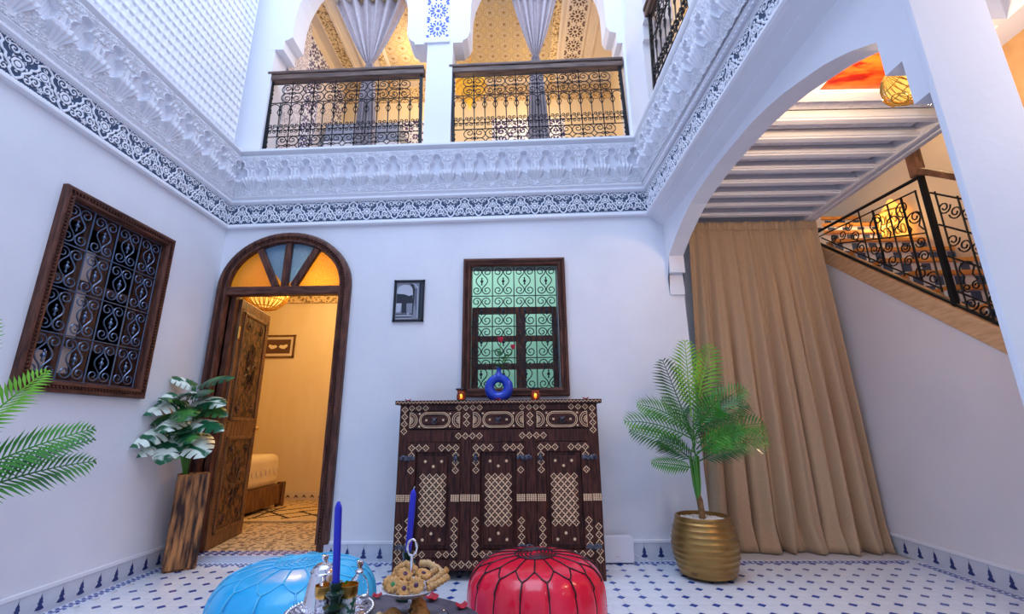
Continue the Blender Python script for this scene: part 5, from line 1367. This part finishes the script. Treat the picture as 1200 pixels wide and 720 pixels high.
# panel beyond the post, following the slope down towards the camera
for dz,r in ((.80,.006),(.575,.006),(.36,.006),(.13,.006)): bar((2.66,zl_(2.64)+dz),(1.2,zl_(1.2)+dz),r)
y=2.63
while y>1.2: bar((y,zl_(y)+.0),(y,zl_(y)+.80),.0055); y-=.125
def scr(yc,zc,r,a0,turn,cw,tail=None,rad=.0048):
    p=spiral(yc,zc,r*.25,r,a0,turn,18,cw=cw); 
    if tail: p+=[tail]
    MB().tube([FY(a,c) for a,c in p],rad,5).build('scroll',IRON,sr,smooth=60)
for (yc,zc,r,a0,tn,cw,tl) in [(3.56,2.42,.035,0,1.5,True,None),(3.46,2.40,.04,PI,1.4,False,(3.50,2.34)),(3.38,2.44,.04,0,1.5,True,None),(3.33,2.33,.045,PI,1.5,True,(3.26,2.25)),(3.30,2.22,.05,0,1.4,False,None),
     (3.18,2.16,.045,0,1.5,True,None),(3.06,2.13,.045,PI,1.5,False,None),(3.16,2.06,.040,PI,1.4,False,None),(3.05,2.02,.045,0,1.4,True,None),
     (2.93,2.07,.040,0,1.5,True,None),(2.93,1.97,.040,0,1.5,False,None),(2.81,2.06,.040,PI,1.5,False,None),(2.81,1.96,.04,PI,1.5,True,None),(2.86,1.86,.05,0,1.4,False,None),(2.79,1.80,.045,PI,1.4,True,None),
     (2.88,2.34,.06,PI*.3,1.4,True,(2.98,2.22)),(2.80,2.24,.05,PI,1.5,False,None),(3.10,2.36,.05,0,.9,True,None)]: scr(yc,zc,r,a0,tn,cw,tl)
for yc,zc in ((3.12,2.33),(2.98,2.27),(2.82,2.22)):
    P=arc(yc,zc,.055,0,PI,12); MB().tube([FY(yc+.055,zc-.09),FY(yc+.03,zc-.05),FY(yc+.055,zc)]+[FY(a,c) for a,c in P[1:]]+[FY(yc-.03,zc-.05),FY(yc-.055,zc-.09)],.005,5).build('keyhole',IRON,sr,smooth=60)
y=2.57
while y>1.3:
    z0_=zl_(y)
    for dz,s in ((.69,1),(.69,-1),(.47,1),(.47,-1),(.06,1),(.06,-1)): scr(y+s*.030,z0_+dz+s*.030,.043,0 if s>0 else PI,1.5,s>0)
    for s in (1,-1):
        scr(y+s*.028,z0_+.19,.026,0,1.3,s>0)
    P=arc(y,z0_+.30,.045,0,PI,10); MB().tube([FY(y+.045,z0_+.22)]+[FY(y+.025,z0_+.26)]+[FY(a,c) for a,c in P]+[FY(y-.025,z0_+.26),FY(y-.045,z0_+.22)],.005,5).build('keyhole',IRON,sr,smooth=60)
    y-=.125
hr=empty('stair_handrail',(XS+.02,0,0),label='brown wooden handrail and newel above the iron stair railing',category='handrail')
MB().prism([(2.70,2.485),(2.67,2.53),(1.2,2.53+(1.2-2.67)*kk),(1.2,2.47+(1.2-2.67)*kk),(2.66,2.47)],-.03,.035,'X').build('rail',mat('handrail_wood',(.12,.05,.025),.4,col2=(.35,.17,.09),scale=8,stretch=(6,1,1)),hr,bev=.01)
MB().bx(-.035,.035,2.675,2.735,2.485,2.72).build('newel',bpy.data.materials['handrail_wood'],hr,bev=.008)
# pale sheet standing in for a blurred, unclear shape behind the railing
def pc(u,v): return (.30+.02*math.sin(u*19),(2.62-.75*u)-2.2,1.25+(.80-.12*u+.05*math.sin(u*7))*(1-v)+.02*math.sin(v*9+u*12))
o=cloth('blurred_shape_sheet',pc,40,20,CLOTHB,None,label='pale grey-blue sheet standing in for a blurred shape behind the lower stair railing',category='cloth'); o.location=(XS,2.2,0)
# ---------------- bedroom things
bed=empty('bed',(-3.45,4.7,0.045),label='low wooden bed with a cream mattress in the warm room behind the door',category='bed')
MB().bx(.70,.76,-.85,.62,.05,.25).bx(-.7,.76,.58,.64,.05,.25).bx(-.7,.76,-.9,-.85,.05,.25).build('bed_frame',WDL,bed,bev=.006)
for y_ in (-.88,.63): MB().bx(.70,.775,y_-.03,y_+.035,0,.27).build('leg',WDL,bed,bev=.006)
m_=MB(); m_.bx(-.7,.73,-.85,.58,.24,.575); o=m_.build('mattress',BEDL,bed,smooth=40); bv=o.modifiers.new('bevel','BEVEL'); bv.width=.07; bv.segments=4
zg=MB()
for i in range(16): 
    y_=-.8+i*.085; zg.tube([(.733,y_,.36),(.735,y_+.042,.43),(.733,y_+.085,.36)],.004,4)
zg.build('quilt_stitching',BEIGE,bed)
tb=MB().bx(-.09,.09,-.05,.05,0,.02).bx(-.07,.05,-.04,.04,.02,.035).build('folded_towel',CURTG,None,bev=.005,label='small dark folded item lying on the bed near the door edge',category='towel',loc=(-2.98,4.55,.625))
tb=MB().lathe([(0,0),(.07,.002),(.075,.012),(.05,.02),(0,.022)],20).build('dish',WDL,None,smooth=50,label='small round dark dish on the bed mattress',category='dish',loc=(-2.95,4.95,.622))
rug=empty('rug',(-2.1,4.95,.046),label='cream shaggy rug with thin dark diamond lines beside the bed',category='rug')
MB().bx(-.56,.65,-.45,.38,0,.018).build('pile',RUGM,rug,bev=.006)
b=MB()
def dl(p,q_):
    n=int(math.dist(p,q_)/.03)
    for i in range(n):
        t=i/n; x=p[0]+(q_[0]-p[0])*t; y=p[1]+(q_[1]-p[1])*t+.008*math.sin(i*2.3); b.bx(x,x+.028,y-.007,y+.009,.018,.022)
for i in range(-3,5):
    x=i*.36-.2; dl((max(-.52,x),-.36 if x>=-.62 else -.36+(-.62-x)*.8),(min(.62,x+.42),-.0)) if x<.6 else None
    dl((max(-.52,x),.0),(min(.62,x+.42),-.36)) if x<.6 else None
    dl((max(-.52,x),.0),(min(.62,x+.42),.3)) if x<.6 else None
b.build('diamond_lines',RUGD,rug,kind='stuff')
b=MB()
for i in range(40): y_=-.44+i*.02; b.tube([(-.56,y_,.012),(-.58,y_+.006*math.sin(i),.02),(-.61,y_+.01*math.cos(i*2),.008)],.004,4)
b.build('fringe',RUGM,rug,kind='stuff')
# ---------------- white box, cable
wb=MB()
P=[]
for cx,cz,a0 in ((.095,.150,0),(-.095,.150,PI/2),(-.095,.028,PI),(.095,.028,1.5*PI)):
    for i in range(6): P.append((cx+.02*math.cos(a0+i*PI/10),cz+.02*math.sin(a0+i*PI/10)))
wb.prism(P,0,.05); o=wb.build('router_box',WPL,None,bev=.004,smooth=40,loc=(.635,3.33,0.0),label='rounded white plastic box on the floor at the cabinet right side',category='box')
MB().bx(-.012,.012,-.0015,0,.045,.048).build('logo_bar',CURTG,o)
MB().tube([(.75,3.37,.055),(.80,3.37,.03),(.87,3.36,.008),(.93,3.37,.006),(1.0,3.385,.006),(1.12,3.39,.006)],.003,6).build('cable',WPL,None,smooth=60,label='thin white cable trailing from the white box along the skirting',category='cable')

be=empty('bench',(-1.75,4.62,3.2),label='pale blue cushioned bench behind the left balcony railing',category='bench')
MB().bx(-.45,.42,-.25,.28,.0,.85).build('seat_box',PLW,be,bev=.01); MB().bx(-.45,.42,-.26,.28,.85,1.08).build('cushion',CLOTHB,be,bev=.03)
